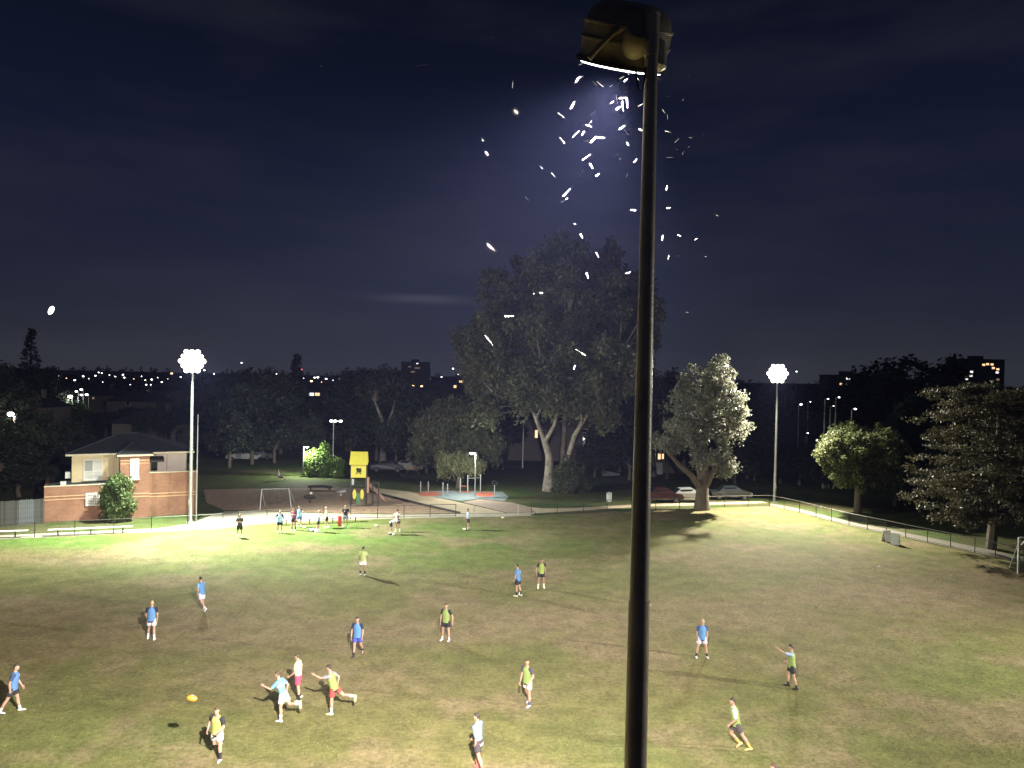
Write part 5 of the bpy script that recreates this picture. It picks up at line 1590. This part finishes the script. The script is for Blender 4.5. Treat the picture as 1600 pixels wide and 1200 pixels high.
def person(px, py, hgt, rz, label, look, pose, group='players on the oval', at=None, name='person'):
    P = dict(lean=4, side=0, yaw=0, nod=0, L=(2, 4, 3, 1), R=(2, 4, 3, 1), AL=(0, 8, 15, 4), AR=(0, 8, 15, 4))
    P.update(pose)
    base = G(px, py) if at is None else Vector(at)
    S = empty(name, base, rad(rz), hgt / 1.78)
    tag(S, label, 'person', group)
    skin = M[look.get('skin', 'skin')]
    T = Matrix.Rotation(rad(P['side']), 3, 'Y') @ Matrix.Rotation(-rad(P['lean']), 3, 'X')
    pel = Vector((0, 0, .93))
    def tz(z, x=0, y=0): return pel + T @ Vector((x, y, z))
    legs = {}
    for key, sd in (('L', -1), ('R', 1)):
        a, b, k, flat = P[key]
        a, b, k = rad(a), rad(b), rad(k)
        hip = pel + Vector((sd * .095, 0, -.02)); kn = hip + dirv(a, b, sd) * .425
        an = kn + dirv(a - k, b * .7, sd) * .415
        f = 0.0 if flat == 1 else (a - k) * flat if flat else (a - k)
        fd = Vector((sd * .12, math.cos(f), math.sin(f))).normalized()
        legs[key] = (hip, kn, an, fd)
    zmin = min([min((l[2] - Vector((0, 0, .075))).z, (l[2] + l[3] * .17).z - .06) for l in legs.values()] + [pel.z - .115])
    low = min(legs.values(), key=lambda l: l[2].z)
    off = Vector((-low[2].x, -low[2].y - .04, -zmin))
    if P.get('sit'): off = Vector((0, 0, -zmin))
    pel = pel + off
    for k in legs: legs[k] = (legs[k][0] + off, legs[k][1] + off, legs[k][2] + off, legs[k][3])
    arms = {}
    for key, sd in (('AL', -1), ('AR', 1)):
        a, b, e, inw = [rad(v) for v in P[key]]
        sh = tz(.475, sd * .185)
        el = sh + T @ (dirv(a, b, sd) * .285)
        wr = el + T @ (dirv(a + e, -inw if inw else b * .4, sd) * .255)
        arms[key] = (sh, el, wr, (wr - el).normalized(), sd)
    side = T @ Vector((1, 0, 0))
    # --- bare body
    b = MB()
    b.tube([tz(-.09), tz(-.03), tz(.12), tz(.26), tz(.40), tz(.48), tz(.53), tz(.60)], [(.13, .10), (.155, .112), (.130, .095), (.148, .106), (.168, .112), (.150, .088), (.075, .066), (.054, .056)], 16, side)
    HR = Matrix.Rotation(rad(P['yaw']), 3, 'Z') @ Matrix.Rotation(rad(P['nod'] - P['lean'] * .35), 3, 'X')
    hc = tz(.60) + HR @ Vector((0, .022, .125))
    b.tube([tz(.50), tz(.58), hc - HR @ Vector((0, .02, .06))], [.064, .056, .052], 12)
    b.ball(hc, (.074, .092, .112), 16, 12, HR)
    b.ball(hc + HR @ Vector((0, .045, -.065)), (.050, .046, .045), 12, 8, HR)
    b.ball(hc + HR @ Vector((0, .094, -.012)), (.013, .017, .024), 8, 6, HR)
    for sd in (-1, 1): b.ball(hc + HR @ Vector((sd * .077, -.008, -.005)), (.012, .020, .030), 8, 6, HR)
    for key, (hip, kn, an, fd) in legs.items():
        b.tube([hip + Vector((0, 0, .05)), hip.lerp(kn, .3), hip.lerp(kn, .75), kn], [.088, .086, .066, .056], 12)
        fw = fd
        b.tube([kn, kn.lerp(an, .28) - fw * .012, kn.lerp(an, .7), an], [.055, .060, .042, .036], 12)
        b.ball(kn, .056, 10, 8)
        b.tube([an - fd * .03, an + fd * .05 - Vector((0, 0, .035)), an + fd * .15 - Vector((0, 0, .05))], [.036, .036, .028], 8)
    for key, (sh, el, wr, fdir, sd) in arms.items():
        b.ball(sh, (.058, .058, .06), 10, 8)
        b.tube([sh - T @ Vector((sd * .05, 0, 0)), sh, sh.lerp(el, .4), el], [.058, .054, .046, .039], 10)
        b.ball(el, .040, 8, 6)
        b.tube([el, el.lerp(wr, .3), wr], [.039, .041, .027], 10)
        u = (side - fdir * side.dot(fdir)).normalized() * 1.0
        b.tube([wr - fdir * .01, wr + fdir * .04, wr + fdir * .09], [(.018, .028), (.018, .042), (.015, .040)], 10, u)
    extra = MB()
    for key, (sh, el, wr, fdir, sd) in arms.items():
        u = (side - fdir * side.dot(fdir)).normalized(); v = fdir.cross(u)
        curl = -u * sd
        for i, (o, ln) in enumerate(((-.030, .062), (-.010, .076), (.010, .071), (.029, .054))):
            p0 = wr + fdir * .080 + v * o
            p1 = p0 + fdir * ln * .5 + curl * .006; p2 = p1 + fdir * ln * .36 + curl * .020; p3 = p2 + fdir * ln * .2 + curl * .022
            extra.tube([p0, p1, p2, p3], [.0095, .009, .008, .006], 6)
        t0 = wr + fdir * .025 - v * .03; th = (fdir * .6 - v * .75 + curl * .3).normalized()
        extra.tube([t0, t0 + th * .035, t0 + th * .045 + fdir * .028], [.012, .0105, .008], 6)
    extra.m = 1
    for sd in (-1, 1): extra.ball(hc + HR @ Vector((sd * .031, .083, .010)), (.011, .007, .006), 6, 4, HR)
    extra.m = 2
    extra.ball(hc + HR @ Vector((0, .088, -.058)), (.022, .006, .006), 6, 4, HR)
    JOBS.append(('body', b, extra, [skin, M['eye'], M['lip']], S, .0145))
    # --- clothes
    up = look.get('top', (.1, .1, .1)); bib = look.get('bib')
    g = .014
    s = MB()
    s.tube([tz(-.10), tz(-.02), tz(.12), tz(.26), tz(.40), tz(.48), tz(.53), tz(.560)], [(.172, .128), (.172, .128), (.156, .118), (.168, .124), (.184, .128), (.168, .106), (.092, .082), (.068, .068)], 16, side)
    sl = look.get('sleeve', .62)
    for key, (sh, el, wr, fdir, sd) in arms.items():
        s.ball(sh, (.072, .072, .074), 10, 8)
        end = sh.lerp(el, sl) if sl <= 1 else el.lerp(wr, sl - 1)
        pts = [sh - T @ Vector((sd * .06, 0, 0)), sh, end] if sl <= 1 else [sh - T @ Vector((sd * .06, 0, 0)), sh, el, end]
        s.tube(pts, [.074, .070, .066] if sl <= 1 else [.074, .068, .056, .046], 12)
    JOBS.append(('shirt', s, None, [cloth(look.get('sleeves', up) if bib else up)], S, .016))
    if bib:
        bb = MB()
        bb.tube([tz(-.06), tz(-.02), tz(.12), tz(.26), tz(.38), tz(.46), tz(.515), tz(.545)], [(.190, .150), (.188, .148), (.174, .138), (.182, .140), (.188, .144), (.162, .124), (.118, .102), (.080, .082)], 18, side)
        bb.build('bib', cloth(bib), S, smooth=True)
    if look.get('stripe'):
        st = MB().tube([tz(.30), tz(.36)], [(.190, .136), (.192, .137)], 18, side).build('chest_stripe', cloth(look['stripe']), S, smooth=True)
    if look.get('badge'):
        MB().box(tz(.36, .05, .128), (.07, .02, .05), T).build('badge', cloth((.75, .75, .75)), S)
    if look.get('hem'):
        MB().tube([tz(-.12), tz(-.055)], [(.180, .136), (.183, .140)], 18, side).build('shirt_hem', cloth(look['hem']), S, smooth=True)
    sh_ = MB()
    sh_.tube([pel + Vector((0, 0, -.13)), pel + Vector((0, 0, -.06)), tz(.0), tz(.06)], [(.13, .11), (.180, .140), (.182, .136), (.170, .126)], 16, (1, 0, 0))
    for key, (hip, kn, an, fd) in legs.items():
        sh_.tube([hip + Vector((0, 0, .04)), hip.lerp(kn, .35), hip.lerp(kn, look.get('short_len', .62))], [.100, .108, .112], 14)
    JOBS.append(('shorts', sh_, None, [cloth(look.get('shorts', (.02, .02, .025)))], S, .017))
    sc_ = look.get('socks', (.7, .7, .68)); hgt_s = look.get('sock_h', .45)
    for key, (hip, kn, an, fd) in legs.items():
        tp_ = an.lerp(kn, hgt_s)
        MB().tube([an + (an - kn) * .05, an.lerp(kn, hgt_s * .5), tp_], [.043, .050, .062 if hgt_s > .4 else .052], 12).build('sock', cloth(sc_), S, smooth=True)
        dn = Vector((0, 0, -1)); dn = (dn - fd * dn.dot(fd)).normalized()
        heel = an - fd * .055 + dn * .038
        MB().tube([heel - fd * .012, heel + fd * .02, heel + fd * .11 - dn * .002, heel + fd * .20 + dn * .012, heel + fd * .245 + dn * .016], [(.025, .03), (.044, .046), (.047, .040), (.044, .028), (.022, .014)], 12, fd.cross(dn)).build('boot', cloth(look.get('shoes', (.65, .65, .62))), S, smooth=True)
    if look.get('hair') is not None:
        hb = MB().ball((0, 0, 0), (1, 1, 1), 18, 14)
        vs = []
        for v in hb.v:
            v = Vector(v)
            k = 1.11 + .03 * math.sin(v.x * 17 + v.y * 13 + v.z * 11)
            if v.y > .15 and v.z < .42: k = .80
            elif v.z < -.35 - .2 * v.y * 0: k = .80
            elif abs(v.x) > .75 and v.y > -.05 and v.z < .15: k = .86
            q = Vector((v.x * .074 * k, v.y * .092 * k - .004, v.z * .112 * k + .004))
            vs.append(tuple(hc + HR @ q))
        hb.v = vs
        hb.build('hair', cloth(look['hair'], .7), S, smooth=True)
    if look.get('armband'):
        sh, el, wr, fdir, sd = arms[look['armband']]
        MB().tube([sh.lerp(el, .30), sh.lerp(el, .58)], .074, 12).build('arm_patch', cloth((.78, .78, .78)), S, smooth=True)
    S['_dummy'] = 0
    del S['_dummy']
    return S, arms, base


BLUE = (.075, .18, .36); NAVY = (.010, .013, .035); LIME = (.19, .25, .068); YEL = (.30, .32, .085); WHITE = (.52, .51, .50); BLACK = (.015, .015, .018)
DK = (.025, .018, .014); BR = (.06, .035, .02); BLOND = (.38, .26, .13)
run = dict
# far group, lit from the left
person(378, 840, 1.80, 200, 'person in dark olive tee standing alone on the brightest far grass', dict(top=(.045, .045, .03), shorts=BLACK, hair=(.30, .24, .18), shoes=WHITE, short_len=.75), dict(AL=(15, 12, 95, 30), AR=(15, 12, 95, 30), L=(4, 6, 4, 1), R=(-4, 6, 2, 1)))
person(434, 833, 1.78, 10, 'person in sky blue bib, one elbow raised out sideways', dict(sleeves=NAVY, bib=(.30, .50, .64), shorts=NAVY, hair=(.32, .26, .2), socks=WHITE), dict(AL=(10, 62, 40, -35), AR=(0, 18, 20, 4), L=(3, 5, 3, 1), R=(-6, 5, 4, 1)))
person(461, 829, 1.82, 165, 'person in maroon jersey with a pale chest stripe, dark socks', dict(top=(.20, .055, .10), stripe=(.6, .55, .55), shorts=(.03, .02, .03), hair=BR, socks=(.03, .035, .07)), dict(AL=(4, 10, 15, 3), AR=(0, 10, 20, 3)))
person(470, 824, 1.78, 170, 'person in blue bib and blue shorts behind the maroon jersey', dict(sleeves=NAVY, bib=(.24, .48, .66), shorts=(.05, .12, .30), hair=BR, shoes=WHITE), dict(AL=(70, 50, 20, -20), AR=(0, 10, 20, 3), R=(30, 4, 55, 0)))
person(498.5, 831, 1.76, -60, 'person in grey blue bib and black shorts next to blue bundle', dict(top=(.6, .58, .5), sleeves=(.62, .6, .55), bib=(.26, .36, .44), shorts=BLACK, hair=(.34, .27, .2)), dict(L=(10, 4, 10, 1), R=(-12, 4, 8, 1)))
person(508, 826, 1.74, 100, 'person in cream top and black shorts turned left', dict(top=(.62, .60, .48), shorts=BLACK, hair=(.33, .25, .18), sleeve=1.4), dict(L=(8, 4, 6, 1), R=(-8, 4, 6, 1)))
coach, carms, cbase = person(536, 824.5, 1.90, 175, 'tall person in black tee with white badge holding a red pad', dict(top=BLACK, badge=1, shorts=(.20, .21, .23), hair=None, socks=WHITE), dict(AR=(5, 14, 25, -4), AL=(10, 32, 30, -25), L=(6, 8, 10, 1), R=(-4, 8, 2, 1)))
person(611.5, 834.5, 1.78, -70, 'person in white shirt bending forward in navy shorts', dict(top=WHITE, shorts=NAVY, hair=DK, socks=WHITE, shoes=BLACK), dict(lean=62, L=(10, 4, 16, 1), R=(-4, 4, 14, 1), AL=(60, 6, 20, 10), AR=(55, 6, 25, 10), nod=20))
person(618, 831, 1.82, 20, 'dark haired person in cream shirt behind the bending player', dict(top=(.62, .60, .44), shorts=(.05, .05, .06), hair=DK), dict(lean=18, AL=(35, 10, 60, 20), AR=(35, 10, 60, 20), R=(-8, 4, 4, 1)))
person(730.5, 829, 1.76, 110, 'boy in pale blue tee and black shorts by the gate', dict(top=(.30, .42, .56), shorts=BLACK, hair=DK, shoes=BLACK, socks=(.45, .4, .34)), dict(AL=(20, 8, 40, 10), AR=(5, 8, 30, 10), R=(-8, 3, 6, 1), L=(6, 3, 5, 1)))
# middle ground
person(570, 899, 1.78, 5, 'player in pale olive bib and white shorts seen from behind', dict(sleeves=(.40, .44, .18), bib=(.36, .42, .16), shorts=(.72, .68, .70), hair=DK, socks=BLACK, skin='skin2'), dict(L=(10, 4, 30, 0), R=(-2, 3, 3, 1), AR=(10, 20, 60, 10)))
person(317, 954, 1.82, 60, 'dark haired player in sky blue bib and white shorts jogging away', dict(sleeves=(.13, .24, .40), bib=BLUE, shorts=(.52, .46, .54), hair=DK, shoes=WHITE, socks=WHITE, sock_h=.3), dict(lean=8, L=(-22, 4, 30, 0), R=(8, 4, 12, 1), AL=(-10, 10, 40, 6), AR=(20, 10, 50, 8)))
person(241, 1000, 1.80, 12, 'fair haired player in sky blue bib with navy sleeves from behind', dict(sleeves=NAVY, bib=BLUE, shorts=WHITE, hair=BLOND, socks=WHITE, hem=(.02, .025, .09), skin='skin'), dict(L=(14, 4, 30, 0), R=(-6, 4, 4, 1), AL=(10, 14, 25, 4), AR=(-8, 14, 25, 4)))
person(552, 1027, 1.80, 172, 'player in blue bib and royal blue shorts walking towards the camera', dict(sleeves=(.015, .02, .04), bib=BLUE, shorts=(.05, .06, .33), hair=BR, socks=BLACK, shoes=BLACK, sock_h=.3), dict(R=(8, 3, 4, 1), L=(-14, 3, 26, 0), AL=(-6, 12, 22, 4), AR=(8, 12, 22, 4)))
person(466, 1097, 1.80, 84, 'player in cream shirt and red shorts walking left', dict(top=(.52, .50, .29), shorts=(.50, .05, .10), hair=BR, socks=BLACK, shoes=(.6, .55, .4), sock_h=.5), dict(L=(-6, 3, 2, 1), R=(18, 3, 44, 0), AL=(12, 6, 45, 8), AR=(-10, 6, 30, 6)))
person(437, 1128, 1.80, 78, 'player in pale blue hooped jersey sprinting left with an arm up', dict(top=(.13, .27, .46), stripe=(.5, .5, .52), shorts=WHITE, hair=BR, socks=WHITE, shoes=(.5, .5, .45), sleeve=.8), dict(lean=20, L=(4, 4, 8, 1), R=(-28, 4, 72, 0), AL=(62, 16, 70, 0), AR=(-30, 12, 60, 8)))
person(516, 1117, 1.82, 82, 'player in lime bib and red shorts at full stretch, leg trailing', dict(sleeves=(.20, .19, .21), bib=LIME, shorts=(.34, .05, .04), hem=(.02, .015, .015), hair=DK, socks=WHITE, shoes=(.6, .6, .3)), dict(lean=16, L=(6, 3, 8, 1), R=(-48, 8, 38, 0), AL=(95, 10, 30, 4), AR=(-35, 22, 60, 4)))
person(701, 1002, 1.80, 160, 'player in lime bib with black sleeves and black shorts standing', dict(sleeves=BLACK, bib=LIME, shorts=BLACK, hair=BR, socks=WHITE, shoes=(.7, .7, .68), sock_h=.28), dict(yaw=20, AL=(-10, 26, 20, -6), AR=(0, 14, 15, -2), L=(2, 6, 3, 1), R=(4, 6, 4, 1)))
person(806, 932, 1.84, 60, 'player in blue bib and black shorts with a pale ball at his heel', dict(sleeves=(.07, .15, .30), bib=BLUE, shorts=BLACK, hair=DK, socks=BLACK, shoes=(.72, .70, .5), armband='AR'), dict(L=(3, 3, 6, 1), R=(-4, 3, 12, 1), AL=(5, 8, 20, 4), AR=(4, 8, 20, 4)))
person(850, 919, 1.80, 188, 'player in lime bib with black sleeves right of the blue player', dict(sleeves=BLACK, bib=(.24, .30, .07), shorts=BLACK, hair=BR, socks=(.62, .60, .44), skin='skin2'), dict(L=(3, 6, 4, 1), R=(10, 8, 8, 1), AL=(0, 12, 12, 2), AR=(8, 24, 30, -8)))
person(826, 1105, 1.82, 140, 'player in lime bib and white shorts with dark ankle socks walking', dict(sleeves=(.05, .04, .06), bib=LIME, shorts=WHITE, hair=BR, socks=(.06, .06, .10), shoes=(.5, .45, .6), sock_h=.3, hem=(.05, .045, .05)), dict(yaw=38, L=(4, 3, 5, 1), R=(-14, 3, 14, 0), AL=(-6, 16, 50, 14), AR=(10, 8, 15, 2)))
person(33, 1110, 1.80, -75, 'player in blue bib with white arm patch walking right at left edge', dict(sleeves=(.03, .06, .14), bib=(.07, .16, .36), shorts=BLACK, hair=(.035, .02, .015), socks=WHITE, shoes=WHITE, armband='AL', sock_h=.3), dict(lean=6, L=(14, 4, 4, 1), R=(-22, 4, 8, 0.3), AL=(10, 8, 30, 6), AR=(-14, 8, 22, 4)))
person(343, 1190, 1.82, 170, 'player in yellow bib and white shorts running to the camera', dict(sleeves=BLACK, bib=YEL, shorts=WHITE, hair=BR, socks=BLACK, shoes=(.55, .45, .4), hem=BLACK, sock_h=.5), dict(lean=12, side=-6, L=(4, 3, 6, 1), R=(-8, 4, 55, 0), AL=(10, 14, 85, 8), AR=(-22, 22, 75, 8), yaw=12))
person(744, 1199, 1.84, 62, 'player in white and pale blue tee with reddish socks leaving bottom edge', dict(top=(.16, .24, .37), shorts=(.045, .035, .04), hair=DK, socks=(.38, .12, .10), shoes=(.34, .10, .08), hem=WHITE, sleeve=1.0), dict(lean=5, L=(-14, 4, 12, 1), R=(14, 4, 14, 1), AL=(-12, 6, 25, 6), AR=(14, 8, 30, 6), yaw=14))
person(1105, 1028, 1.78, 180, 'fair haired player in blue bib and white shorts, feet apart', dict(sleeves=(.03, .055, .16), bib=BLUE, shorts=(.52, .46, .52), hair=BLOND, socks=BLACK, shoes=WHITE, hem=(.03, .05, .16), sock_h=.32), dict(L=(4, 12, 6, 1), R=(4, 12, 6, 1), AL=(0, 10, 12, 3), AR=(0, 10, 12, 3)))
person(1243, 1078, 1.82, 72, 'player in lime bib with pale blue sleeves raising an arm', dict(sleeves=(.25, .33, .45), bib=LIME, shorts=BLACK, hair=DK, socks=BLACK, shoes=BLACK, sock_h=.3, sleeve=.85), dict(lean=4, L=(-10, 4, 6, 1), R=(20, 5, 24, .4), AL=(105, 8, 20, 0), AR=(-6, 14, 70, 16)))
person(1170, 1176, 1.82, 84, 'player in lime bib with white sleeves and yellow socks striding left', dict(sleeves=(.50, .49, .52), bib=LIME, shorts=(.06, .045, .05), hair=DK, socks=(.42, .32, .09), shoes=(.60, .50, .2), sleeve=.85), dict(lean=10, L=(-30, 4, 4, .25), R=(18, 4, 62, 0), AL=(4, 10, 50, 10), AR=(-10, 10, 40, 10)))
hp_ = D(1212, 1190, 21.4)
person(0, 0, 1.80, 80, 'brown haired player mostly below the bottom edge, only the head shows', dict(top=(.3, .3, .3), shorts=BLACK, hair=(.07, .035, .02)), dict(), at=(hp_.x, 21.4, 0))
person(436, 751, 1.75, -60, 'person in white top sitting on the lawn beyond the playground', dict(top=WHITE, shorts=BLACK, hair=DK, short_len=.98, socks=BLACK, shoes=WHITE), dict(sit=1, lean=-14, L=(80, 8, 40, 1), R=(72, 8, 20, 1), AL=(-38, 12, 4, 2), AR=(-38, 12, 4, 2)), group='people beyond the fence')

# run the surface joins for all the bodies and clothes in one go
tmp = []
for nm, mb, ex, mats, S, vox in JOBS:
    o = bpy.data.objects.new('tmp', mb.mesh('tmp', mats[0]))
    COL.objects.link(o)
    md_ = o.modifiers.new('r', 'REMESH'); md_.mode = 'VOXEL'; md_.voxel_size = vox
    sm = o.modifiers.new('s', 'SMOOTH'); sm.factor = .5; sm.iterations = 2
    tmp.append(o)
dg = bpy.context.evaluated_depsgraph_get(); dg.update()
for (nm, mb, ex, mats, S, vox), o in zip(JOBS, tmp):
    me = bpy.data.meshes.new_from_object(o.evaluated_get(dg))
    me.name = nm
    me.materials.clear()
    if ex:
        bm = bmesh.new(); bm.from_mesh(me)
        for f in bm.faces: f.material_index = 0
        em = ex.mesh('tmpx', mats[0]); em.polygons.foreach_set('material_index', ex.mi)
        bm.from_mesh(em); bm.to_mesh(me); bm.free()
        bpy.data.meshes.remove(em)
    for m_ in mats: me.materials.append(m_)
    me.polygons.foreach_set('use_smooth', [True] * len(me.polygons))
    me.update()
    link(nm, me, S)
for o in tmp:
    me = o.data; bpy.data.objects.remove(o); bpy.data.meshes.remove(me)

# ---------------------------------------------------------------- balls, pad, bundle, cones
def football(pos, label, m, rot=(0, 0, 0), L_=.145, r=.088):
    S = empty('football', pos); S.rotation_euler = rot; tag(S, label, 'ball', 'balls')
    n = 12
    prof = [(max(.004, r * math.cos(t) ** .85), L_ * math.sin(t)) for t in np.linspace(-math.pi / 2 + .02, math.pi / 2 - .02, 15)]
    MB().lathe(prof, n=18, R=Matrix.Rotation(rad(90), 3, 'Y')).build('cover', m, S, smooth=True)
    for k in range(4):
        a = k * math.pi / 2
        MB().tube([(z, math.cos(a) * (q + .001), math.sin(a) * (q + .001)) for q, z in prof], .0022, 4).build('seam', M['dark'], S)
    MB().bar((-.04, 0, r + .003), (.04, 0, r + .003), .014, .006).build('lacing', M['white_paint'], S)


football(D(300, 1091, 23.8), 'orange football in mid air left of the yellow bib', M['orange_ball'], (0, rad(14), rad(10)), .16, .095)
for px, py, lb in ((725.5, 828.5, 'pale football at the feet of the boy by the gate'), (785.5, 810.5, 'pale football lying near the gate fence'), (813, 930, 'pale football behind the heel of the blue bib player'), (588, 823, 'pale football right of the tall coach'), (475.5, 826, 'pale football near the blue shorts player')):
    g_ = G(px, py)
    football((g_.x, g_.y, .098), lb, M['pale_ball'], (0, 0, rad(px * 3)))
g_ = G(615.5, 835.5); football((g_.x, g_.y - .25, .098), 'white football in front of the bending player', M['white_paint'], (0, 0, 1))
for px, py, lb in ((1374, 886, 'small white marker cone on the right of the oval'), (1013, 945, 'small white marker cone just right of the near pole'), (408, 1019.5, 'tiny pale marker cone')):
    if px == 408: continue
    S = empty('marker_cone', G(px, py)); tag(S, lb, 'cone', 'marker cones')
    MB().lathe([(.12, 0), (.12, .008), (.10, .012), (.035, .11), (.03, .11)], n=14).build('cone', M['white_paint'], S)
    MB().lathe([(.13, .0), (.13, .006), (.11, .010)], n=14).build('base', M['white_paint'], S)
# bundle of bibs beside the grey blue player
g_ = G(490, 830.5)
S = empty('bib_bundle', g_); tag(S, 'crumpled blue and white bundle of bibs on the grass', 'bundle')
rb = random.Random(3)
for k in range(7):
    MB().ball((rb.uniform(-.32, .32), rb.uniform(-.15, .15), rb.uniform(.07, .16)), (rb.uniform(.12, .2), .13, rb.uniform(.07, .14)), 10, 7, Matrix.Rotation(rb.uniform(0, 3), 3, 'Z')).build('garment', cloth((.14, .28, .58) if k % 2 else (.66, .68, .74)), S, smooth=True)
# red hit pad in the coach's hand
cw = bpy.data.objects[coach.name]
wr = carms['AR'][2]; sc2 = cw.scale[0]
wp = Vector(cbase) + Matrix.Rotation(cw.rotation_euler[2], 3, 'Z') @ (Vector(wr) * sc2)
S = empty('hit_pad', (wp.x - .14, wp.y + .02, 0)); tag(S, 'red padded hit shield hanging from the coach’s hand'.replace('’', "'"), 'hit pad')
pm = cloth((.42, .06, .035))
bm_ = MB().box((0, 0, wp.z - .38), (.30, .16, .86)).mesh('pad', pm)
po = link('pad', bm_, S); bv = po.modifiers.new('b', 'BEVEL'); bv.width = .06; bv.segments = 3
MB().tube([(.15, -.02, wp.z - .1), (.2, -.02, wp.z - .02), (.15, -.02, wp.z + .05)], .014, 6).build('strap', M['dark'], S)
# ---------------------------------------------------------------- moths round the near lamp
def moth_mesh():
    b = MB()
    b.tube([(-.017, 0, 0), (-.010, 0, 0), (.004, 0, 0), (.014, 0, 0), (.019, 0, 0)], [.001, .0034, .0044, .0034, .0012], 7)
    body = b.mesh('body', M['moth'], True)
    ws = []
    for s in (-1, 1):
        f = [(.010, s * .002, .001), (.004, s * .008, .004), (-.014, s * .0115, .005), (-.020, s * .008, .003), (-.010, s * .002, .001)]
        f2 = [(-.003, s * .002, 0), (-.012, s * .008, .002), (-.024, s * .006, .001), (-.020, s * .002, 0)]
        w = MB().add([(x, y, z + .0004) for x, y, z in f], [(0, 1, 2, 3, 4)]).add(f2, [(0, 1, 2, 3)])
        ws.append(w.mesh('wing', M['moth']))
    return body, ws


moth_body, moth_wings = moth_mesh()
# px, py, direction in the picture (degrees, 0 = right, 90 = up), length factor
spots = [(903, 124, 55, 1.1), (907, 121, 25, 1.1), (930, 131, -45, 1.0), (938, 132, -40, 1.3), (955, 134, 30, .5), (964, 156, -80, 1.4), (973, 153, 5, 1.1), (973, 167, -82, 1.5), (980, 162, -85, 1.5), (957, 159, 40, .5),
         (966, 169, 45, .7), (895, 164, 62, 1.3), (877, 180, -35, 1.2), (927, 177, 45, 1.1), (922, 191, 60, .6), (921, 197, -30, .8), (900, 209, 45, 1.4), (911, 208, 65, .7), (879, 220, -55, 1.0), (922, 219, 10, 1.6), (928, 217, 50, 1.2), (920, 222, -20, 1.1), (938, 215, 0, 1.4),
         (972, 199, 35, 1.0), (979, 207, -50, 1.0), (981, 225, -50, .5), (1001, 203, -20, .5), (917, 245, 35, 1.5), (964, 242, 20, .6), (969, 248, 50, .4), (993, 251, 40, .7), (924, 260, -60, .8), (909, 269, 62, 1.1), (934, 273, 40, .6), (865, 274, -50, .9), (846, 262, -50, .7), (980, 273, 70, .7),
         (886, 300, 45, 1.6), (882, 313, 35, 1.2), (1030, 123, -35, .9), (1045, 137, -60, .9), (1043, 151, 0, .6), (1026, 152, 0, .5), (1037, 174, -55, .8), (1043, 183, -80, .8), (1044, 206, -15, 1.0), (1058, 219, 45, .9), (1080, 215, 0, .6), (1099, 211, -60, .7), (1057, 233, -25, .6), (1067, 239, 60, .6), (1075, 230, 20, .6), (1047, 246, 0, 1.1), (1042, 293, 80, .7),
         (1076, 120, 0, .5), (1085, 121, 60, .5), (1068, 155, 50, .6), (1025, 189, -60, .5), (1025, 170, 70, .5), (908, 100, 20, .7), (943, 104, 0, .6), (963, 107, 0, .7), (972, 121, 30, .7), (981, 114, -60, .8), (978, 125, 40, .6), (996, 122, -60, .9), (1003, 163, 30, 1.2),
         (801, 131, 85, 1.3), (807, 175, -50, .5), (764, 60, 8, 1.9), (659, 102, 8, 2.6), (754, 218, -60, .6), (761, 240, -50, .6), (824, 311, -45, .8), (768, 387, -40, 2.0), (898, 350, -15, .6), (990, 328, -10, .9), (841, 458, 5, 1.5), (796, 494, 0, 1.5), (765, 533, -52, 2.0), (908, 551, -35, 1.8), (898, 573, 70, .8), (918, 431, -70, 1.0), (934, 399, -65, 1.1), (982, 426, 15, .8), (909, 369, -60, .7),
         (1035, 371, 75, .9), (1062, 368, -20, .6), (1045, 401, 75, .9), (1074, 488, 0, .5), (1101, 402, 10, .5), (1121, 337, -30, .5), (1088, 373, 40, .5), (1060, 400, 0, .4), (1045, 325, 0, .5), (502, 103, 0, .5)]
rm = random.Random(17)
for i, (px, py, ang, ln) in enumerate(spots):
    dist = ND + rm.uniform(.15, 1.3) if py < 320 else ND + rm.uniform(.5, 1.8)
    p = D(px, py, dist)
    ax = (RTV * math.cos(rad(ang)) + UPV * math.sin(rad(ang))).normalized()
    tocam = (CAM - p).normalized()
    upv = (tocam + Vector((rm.uniform(-.9, .9), 0, rm.uniform(-.9, .9)))).normalized()
    y = upv.cross(ax).normalized(); z = ax.cross(y)
    Rm = Matrix((ax, y, z)).transposed()
    S = empty('moth', p)
    S.rotation_euler = Rm.to_euler()
    s = .62 * ln ** .5
    S.scale = (.8 + 1.25 * (ln - .5), rm.choice((.07, .11, .16, .24)), .2)
    if py < 320 and 860 < px < 1110: lb, gr = 'pale moth in the bright swarm under the near floodlight', 'moth swarm under the near lamp'
    elif px > 1020: lb, gr = 'pale moth flying right of the near pole below the swarm', 'moths right of the near pole'
    elif py > 340: lb, gr = 'pale moth flying in front of the gum crown', 'moths in front of the gum'
    else: lb, gr = 'pale moth flying in the dark sky left of the swarm', 'moths left of the swarm'
    tag(S, lb, 'moth', gr)
    link('body', moth_body, S)
    for w in moth_wings: link('wing', w, S)

# ---------------------------------------------------------------- thin night air that catches the floodlights
hm = bpy.data.materials.new('night_haze'); hm.use_nodes = True
t = hm.node_tree; t.nodes.clear()
o_ = NN(t, 'ShaderNodeOutputMaterial'); pv = NN(t, 'ShaderNodeVolumePrincipled')
pv.inputs['Color'].default_value = (0.42, 0.46, 1.0, 1); pv.inputs['Density'].default_value = HAZE * 1.2
pv.inputs['Anisotropy'].default_value = 0.0
t.links.new(pv.outputs[0], o_.inputs['Volume'])
hz_ = MB().bb(-1900, 1900, -60, 1850, -1.0, 33.0).build('haze', hm)
tag(hz_, 'thin night haze lit by the floodlights', 'haze', kind='stuff')
